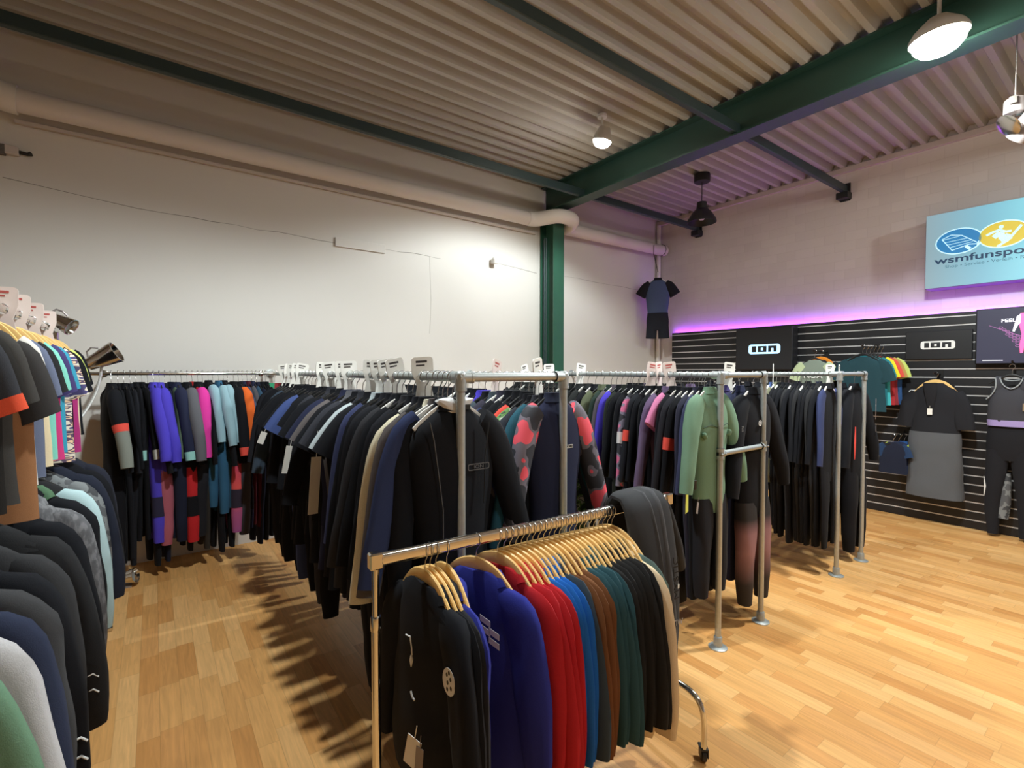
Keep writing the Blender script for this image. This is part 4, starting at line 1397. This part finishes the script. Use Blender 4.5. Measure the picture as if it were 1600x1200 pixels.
# ------------------------------------------------------------------ double rack on the aisle side
LX = -.50
t = thing('double_rack', (LX, 2.5, 0), 'tall two-tier chrome clothes rack full of T-shirts and jackets beside the aisle', 'clothes rack')
U, Lw = 2.03, 1.37
for nm, z in (('upper_rail', U), ('lower_rail', Lw)):
    MB().tube([(0, -1.9, z), (0, 1.78, z)], .0165, 14).build(nm, chrome, t)
for y_ in (-1.88, 1.76):
    MB().tube([(0, y_, .02), (0, y_, U)], .017, 14).build('upright', chrome, t)
    MB().box(-.25, .25, y_ - .02, y_ + .02, 0, .03, c=.006).build('foot', chrome, t, smooth=False)
PRINT = spots_mat('ethnic_stripe_print', [(70, 62, 110), (226, 214, 196), (90, 70, 96), (232, 196, 160), (64, 58, 90)], 24, (0, .40, .50, .56, .62), stretch=(.25, .25, 1.6), detail=1.5)
GCAMO = spots_mat('soft_grey_pattern', [(62, 64, 68), (120, 124, 126), (84, 86, 90)], 11, (0, .46, .58), detail=2)


def chest_mark(t):
    B = MB()
    B.ringprism(rrect(.036, .036, .008), rrect(.018, .018, .004), -.001, 0)
    B.build('chest_print', logo_w, t, smooth=False, M=Matrix.Translation((.10, -.045, -.27)))


def pale_stripe(t):
    B = MB()
    limb(B, [(.20, -.022, -.205, .012, .012), (.24, -.03, -.29, .012, .014), (.28, -.03, -.385, .012, .012)], 8, .03, 0, 0)
    B.build('sleeve_stripe', M_((150, 164, 172)), t)


UP = [S('grey patterned T-shirt', GCAMO, y=1.42), S('charcoal T-shirt with pale sleeve stripe', (50, 50, 52), y=1.62, extra=pale_stripe), S('blue T-shirt with coral sleeve cuffs', (62, 92, 150), s=(56, 58, 64), cuff=(226, 88, 60), y=1.86, sc=1.0), S('black T-shirt', (40, 38, 36), y=2.06), S('dark grey T-shirt', (66, 64, 62), y=2.22), S('brown T-shirt', (150, 104, 70), s=(58, 56, 56), y=2.40, sc=1.12),
      S('white T-shirt', (218, 214, 208), y=2.56), S('slate blue T-shirt', (104, 112, 136), y=2.72), S('cream T-shirt', (226, 208, 172), s=(40, 40, 42), y=2.90), S('mint T-shirt', (130, 206, 190), y=3.06), S('pink T-shirt', (206, 62, 124), s=PURP, y=3.22), S('turquoise T-shirt', (60, 150, 178), y=3.36), S('striped patterned T-shirt', PRINT, y=3.52, sc=1.02), S('black T-shirt', BLACK, y=3.66),
      S('magenta T-shirt', (170, 52, 116), s=BLACK, y=3.80, sc=1.02), S('lime sleeved cream T-shirt', (226, 206, 180), s=(206, 218, 118), y=3.96), S('black T-shirt with small white chest print', BLACK, y=4.12, extra=chest_mark)]
for c in UP:
    c.update(k='tee', h='wood', wx=.66 if c['y'] > 2.0 else .72)
on_rail('U', UP, lambda i: ((LX, UP[i]['y'], U), 0.0), 'upper rail of double rack', 'T-shirt', 'T-shirts on the upper rail of the double rack', 'hangers on the upper rail of the double rack', base_scale=.94)


def zip_print(t):
    B = MB()
    for i in range(2):
        B.tube([(.29, -.05, -.62 - .05 * i), (.31, -.052, -.615 - .05 * i), (.325, -.05, -.63 - .05 * i)], .003, 6)
    B.build('sleeve_print', logo_w, t)


def hem_print(t):
    text('lettering', 'mystic', .03, logo_w, t, face_front(.243, -.062, -.62, -PI / 2 + .15), sx=1.3, bold=.0006)


MEL = spots_mat('grey_melange', [(64, 64, 68), (92, 92, 96), (120, 120, 124)], 60, (0, .48, .60), detail=3, constant=False, stretch=(1, 1, .5))
LO = [S('sage green hoodie', (96, 128, 104), y=1.40), S('light grey hoodie', (176, 174, 176), y=1.56), S('navy hoodie', (40, 46, 66), y=1.70), S('charcoal zip hoodie', (58, 58, 60), y=1.84), S('black hoodie', BLACK, y=1.98, extra=zip_print), S('charcoal hoodie', (50, 50, 52), y=2.16), S('black jacket', (38, 38, 40), y=2.36, extra=zip_print, nm='jacket', cat='jacket'), S('black long jacket', BLACK, y=2.58, nm='jacket', cat='jacket', sc=1.08),
      S('grey melange hoodie', MEL, y=2.82), S('black hoodie with green lining', BLACK, y=3.0, hood=(80, 110, 84)), S('pale ice blue hoodie with black body', (40, 40, 42), s=(176, 202, 206), y=3.20, extra=hem_print), S('grey patterned hoodie', GCAMO, y=3.42), S('dark navy jacket', (36, 40, 54), y=3.64, nm='jacket', cat='jacket'), S('black jacket', BLACK, y=3.86, nm='jacket', cat='jacket'), S('dark navy hoodie', (40, 42, 54), y=4.06)]
for c in LO:
    c.update(k='hoodie', h='black', wx=.86, nohood=('hood' not in c and c['d'] != 'grey melange hoodie'))
on_rail('Lr', LO, lambda i: ((LX, LO[i]['y'], Lw), 0.0), 'lower rail of double rack', 'garment', 'hoodies and jackets on the lower rail of the double rack', 'hangers on the lower rail of the double rack', base_scale=1.12, style='stack')
for i, y_ in enumerate((2.88, 3.13, 3.47, 3.87)):
    divider((LX, y_, U), rnd.uniform(-.15, .15), 'pinkish size card on the upper rail of the double rack, %s back' % ORD[i], 'size cards on the double rack', True, 0)


def spot_head(t, q, L=.15, r=.055):
    M = q.to_matrix().to_4x4()
    MB().lathe([(.02, -L * .62), (r * .55, -L * .58), (r * .7, -L * .3), (r * .85, 0), (r, L * .3), (r * 1.05, L * .42), (r * .98, L * .42), (r * .8, L * .2)], 22, M=M, cap=False).build('reflector_housing', chrome, t)
    MB().lathe([(.001, L * .22), (r * .85, L * .22)], 20, M=M, cap=False).build('lens', mat('spot_lens_off', (150, 150, 146), .25), t)
    B = MB()
    B.tube([M @ V(0, r * .98, 0), M @ V(-.01, r * 1.25, -.03), M @ V(0, r * 1.1, -.07), M @ V(0, 0, -.10)], .006, 8)
    B.build('bracket', mat('spot_grey', (150, 142, 140), .35, .3), t)


t = thing('clip_spotlight', (-.455, 4.17, 2.075), 'chrome clip spotlight at the far end of the upper rail of the double rack', 'spotlight')
spot_head(t, V(.8, -.35, -.5).to_track_quat('Z', 'Y'), .13, .052)
t = thing('clip_spotlight', (-.275, 4.50, 1.87), 'grey clip spotlight on a curved arm above the start of the wall rail', 'spotlight')
spot_head(t, V(.85, -.2, .5).to_track_quat('Z', 'Y'), .19, .075)
MB().tube(bez([(-.02, .02, -.06), (-.03, .02, -.20), (-.06, .0, -.30), (-.13, -.1, -.42)], 12), .009, 8).build('arm', mat('spot_arm', (196, 196, 194), .4, .3), t)
MB().tube([(-.13, -.1, -.42), (-.225, -.24, -.55)], .009, 8).build('arm', mat('spot_arm', (196, 196, 194), .4, .3), t)
t = thing('clip_spotlight', (-.20, 5.06, .075), 'chrome spotlight lying on the floor beneath the wall rail', 'spotlight')
spot_head(t, V(.9, -.35, .22).to_track_quat('Z', 'Y'), .15, .06)
MB().box(-.07, .03, -.04, .04, -.075, -.063).build('stand_plate', mat('spot_grey', (150, 142, 140), .35, .3), t, smooth=False)

# ------------------------------------------------------------------ clothes on the slatwall
def arm(y_, z, L, label):
    t = thing('display_arm', (SX, y_, z), label, 'display arm', 'display arms on the slatwall')
    MB().tube([(0, 0, 0), (-L, 0, 0), (-L - .012, 0, .02)], .009, 10).build('rod', blk_pl, t)
    MB().box(-.008, 0, -.03, .03, -.05, .05, c=.002).build('back_plate', blk_pl, t, smooth=False)


def wear(name, lab, cat_, y_, x, z, kind, c, sc=1.0, st='stack', var=1, hk='black', hm=None, hl=None):
    t = garment(name, lab, cat_, 'clothes hung on the slatwall', (x, y_, z), -PI / 2, (kind, st), var, c, sc)
    hanger(hk, (x, y_, z), -PI / 2, hl or ('hanger holding the ' + lab)[:200], 'hangers on the slatwall', 1.0, hm)
    return t


arm(2.79, 2.03, .42, 'black display arm on the slatwall holding the pale grey raglan T-shirt')
t = wear('t_shirt', 'grey T-shirt with sage sleeves and white letters on the slatwall', 'T-shirt', 2.79, 7.0, 2.03, 'tee', dict(t=(128, 140, 128), s=(186, 200, 160)), .98, hl='black hanger holding the grey T-shirt with sage sleeves')
text('lettering', 'NOA', .085, logo_w, t, face_front(0, -.052, -.33), sx=1.2, bold=.002)
wear('t_shirt', 'black T-shirt behind the grey raglan T-shirt on the slatwall', 'T-shirt', 2.77, 7.13, 2.03, 'tee', dict(t=(44, 46, 50)), 1.0, 'thin', 2, 'wood', mat('orange_plastic', (236, 142, 40), .4), 'orange hanger holding the black T-shirt on the slatwall')
wear('t_shirt', 'coral T-shirt nearest the wall behind the grey raglan T-shirt', 'T-shirt', 2.79, 7.22, 2.03, 'tee', dict(t=(210, 90, 70), s=(90, 190, 190)), 1.0, 'thin', 3, 'black', None, 'black hanger holding the coral T-shirt on the slatwall')
arm(2.22, 2.07, .50, 'black display arm on the slatwall holding the row of coloured T-shirts')
for i, (d, c) in enumerate((('large dark teal', dict(t=(36, 64, 72))), ('teal sleeved', dict(t=(40, 110, 120), s=(44, 120, 128))), ('yellow sleeved turquoise', dict(t=(70, 176, 182), s=(220, 210, 50))), ('red', dict(t=(168, 50, 56), s=(206, 80, 70))), ('ochre sleeved dark red', dict(t=(140, 50, 56), s=(176, 140, 80))), ('lime sleeved blue', dict(t=(52, 84, 130), s=(190, 206, 110))))):
    lab = '%s T-shirt, %s from the front of the coloured row on the slatwall' % (d, ORD[i])
    wear('t_shirt', lab, 'T-shirt', 2.22 - .015 * i, 6.90 + i * .075, 2.07, 'tee', c, 1.08 if i == 0 else .98, 'stack' if i == 0 else 'thin', i % 6, 'black', None, 'black hanger of the %s T-shirt in the coloured row on the slatwall' % d)
arm(1.95, 1.0, .34, 'black display arm low on the slatwall holding small blue tops')
for i, (d, c) in enumerate((('dark navy', dict(t=(34, 38, 54), s=(40, 60, 92))), ('lime sleeved navy', dict(t=(40, 48, 74), s=(186, 204, 70))), ('blue', dict(t=(46, 84, 140))))):
    wear('t_shirt', 'small %s top, %s from the front low on the slatwall' % (d, ORD[i]), 'T-shirt', 1.95 - .03 * i, 7.07 + i * .09, 1.0, 'tee', c, .62, 'thin', i, 'black', None, 'black hanger of the small %s top low on the slatwall' % d)
arm(1.60, 1.74, .20, 'black display arm on the slatwall holding the two-tone poncho')
t = wear('poncho', 'black hooded poncho with grey lower half hanging on the slatwall', 'poncho', 1.60, 7.20, 1.74, 'poncho', dict(t=(38, 38, 42)), 1.06, 'hero', 2, 'wood', None, 'wooden hanger holding the two-tone poncho on the slatwall')
put(part_mesh(('poncho', 'hero'), 'torso', 2, .44, 1.0, .004), 'lower_panel', M_((92, 94, 98)), t)
limb_ = MB()
limb(limb_, [(-.03, -.07, -.10, .06, .03), (-.02, -.085, -.22, .05, .02), (-.02, -.085, -.36, .03, .01)], 10, .03, .006, 1)
limb_.build('hood', M_((36, 36, 40)), t)
add_tag(t, -.02, -.11, -.37, 1, 1.2)

arm(.99, 1.86, .16, 'black display arm on the slatwall holding the sleeveless top')
t = garment('tank_top', 'grey sleeveless top with pale piping and lilac waistband on slatwall', 'top', 'clothes hung on the slatwall', (7.22, .99, 1.80), -PI / 2, ('tank', 'hero'), 1, dict(t=(66, 66, 72)), 1.0)
hanger('black', (7.22, .99, 1.82), -PI / 2, 'black hanger holding the grey sleeveless top on the slatwall', 'hangers on the slatwall')
pip = mat('piping_grey', (150, 156, 160), .6)
for s_ in (-1, 1):
    MB().tube(bez([(s_ * .12, -.034, -.10), (s_ * .10, -.05, -.20), (s_ * .12, -.05, -.26), (s_ * .185, -.045, -.33)], 10), .006, 6).build('armhole_piping', pip, t)
    MB().tube(bez([(s_ * .085, -.036, -.10), (s_ * .07, -.05, -.17), (s_ * .04, -.055, -.20), (0, -.058, -.215)], 10), .006, 6).build('neck_piping', pip, t)
    B = MB()
    limb(B, [(s_ * .10, 0, -.085, .025, .015), (s_ * .098, -.012, -.15, .03, .03), (s_ * .085, 0, -.23, .05, .035)], 10, .02, .002, 2)
    B.build('shoulder_strap', M_((66, 66, 72)), t)
MB().tube(bez([(-.085, .02, -.10), (-.05, .02, -.14), (.05, .02, -.14), (.085, .02, -.10)], 8), .006, 6).build('neck_piping', pip, t)
B = MB()
limb(B, [(0, 0, -.545, .183, .067), (0, 0, -.61, .180, .066)], 16, .02, .002, 1)
B.build('waistband', M_((168, 152, 206)), t)
add_tag(t, .12, -.075, -.36, 1.4, 1.4, 0, mat('tan_tag', (150, 128, 100), .6))
t = thing('leggings', (7.24, .99, 1.19), 'black leggings with white knee stripes hanging below the sleeveless top', 'leggings', 'clothes hung on the slatwall', -PI / 2)
B = MB()
limb(B, [(0, 0, 0, .17, .055), (0, 0, -.12, .185, .07), (0, 0, -.26, .185, .07), (0, 0, -.36, .15, .06)], 16, .03, .004, 4)
B.build('hip', M_((34, 34, 38)), t)
for s_ in (-1, 1):
    B = MB()
    limb(B, [(s_ * .09, 0, -.26, .095, .065), (s_ * .105, -.01, -.50, .085, .06), (s_ * .12, -.01, -.72, .07, .055), (s_ * .125, 0, -.95, .06, .05), (s_ * .12, 0, -1.16, .045, .04)], 14, .03, .005, 3 + s_)
    o = B.build('leg', M_((34, 34, 38)), t)
    MB().tube([(s_ * .19, -.045, -.55), (s_ * .178, -.055, -.65), (s_ * .185, -.05, -.76)], [.002, .009, .003], 8).build('stripe', logo_w, o)
B = MB()
limb(B, [(-.02, .0, -.50, .03, .03), (-.03, 0, -.70, .05, .035), (-.05, 0, -.98, .05, .03)], 10, .03, .004, 6)
B.build('inner_print', GCAMO, t)

# shorty hung in the corner
TH = math.radians(-52.8)
pc = V(6.93, 5.22, 3.44)
t = garment('wetsuit', 'blue and black short wetsuit hanging in the corner from the pipe', 'wetsuit', None, pc, TH, ('shorty', 'hero'), 3, dict(t=(76, 90, 122), s=(32, 32, 38), l=(36, 38, 46), collar=(32, 32, 38)), 1.08)
put(part_mesh(('shorty', 'hero'), 'torso', 3, .66, 1.0, .004), 'hip_panel', M_((36, 38, 46)), t)
hanger('white', pc, TH, 'white hanger holding the short wetsuit in the corner', None)
tag(MB().tube([(6.93, 5.22, 3.46), (6.935, 5.25, 3.56), (7.0, 5.365, 3.80), (7.0, 5.36, 3.95)], .006, 6).build('suspension_rope', blk_pl), 'black rope tying the corner wetsuit to the white pipe', 'rope')

# ------------------------------------------------------------------ camera and world
YAW, PIT, FPX = math.radians(53.6), math.atan(20 / 760.0), 760.0
cam = bpy.data.cameras.new('camera')
cam.sensor_width = 36
cam.sensor_fit = 'HORIZONTAL'
cam.lens = FPX / 1600 * 36
cam.clip_start = .05
co = bpy.data.objects.new('camera', cam)
COL.objects.link(co)
Fv = V(math.cos(YAW) * math.cos(PIT), math.sin(YAW) * math.cos(PIT), -math.sin(PIT))
Rv = V(math.sin(YAW), -math.cos(YAW), 0)
Uv = Rv.cross(Fv)
co.matrix_world = basis((0, 0, 1.77), Rv, Uv, -Fv)
SC.camera = co

w = bpy.data.worlds.new('World')
SC.world = w
w.use_nodes = True
w.node_tree.nodes['Background'].inputs[0].default_value = (.5, .5, .52, 1)
w.node_tree.nodes['Background'].inputs[1].default_value = .3

SC.view_settings.view_transform = 'Standard'
SC.view_settings.look = 'None'
SC.view_settings.gamma = 1
SC.view_settings.exposure = -0.12
SC.view_settings.use_curve_mapping = False
try:
    SC.cycles.use_denoising = True
    SC.cycles.max_bounces = 8
    SC.cycles.diffuse_bounces = 5
    SC.cycles.sample_clamp_indirect = 6
except Exception:
    pass
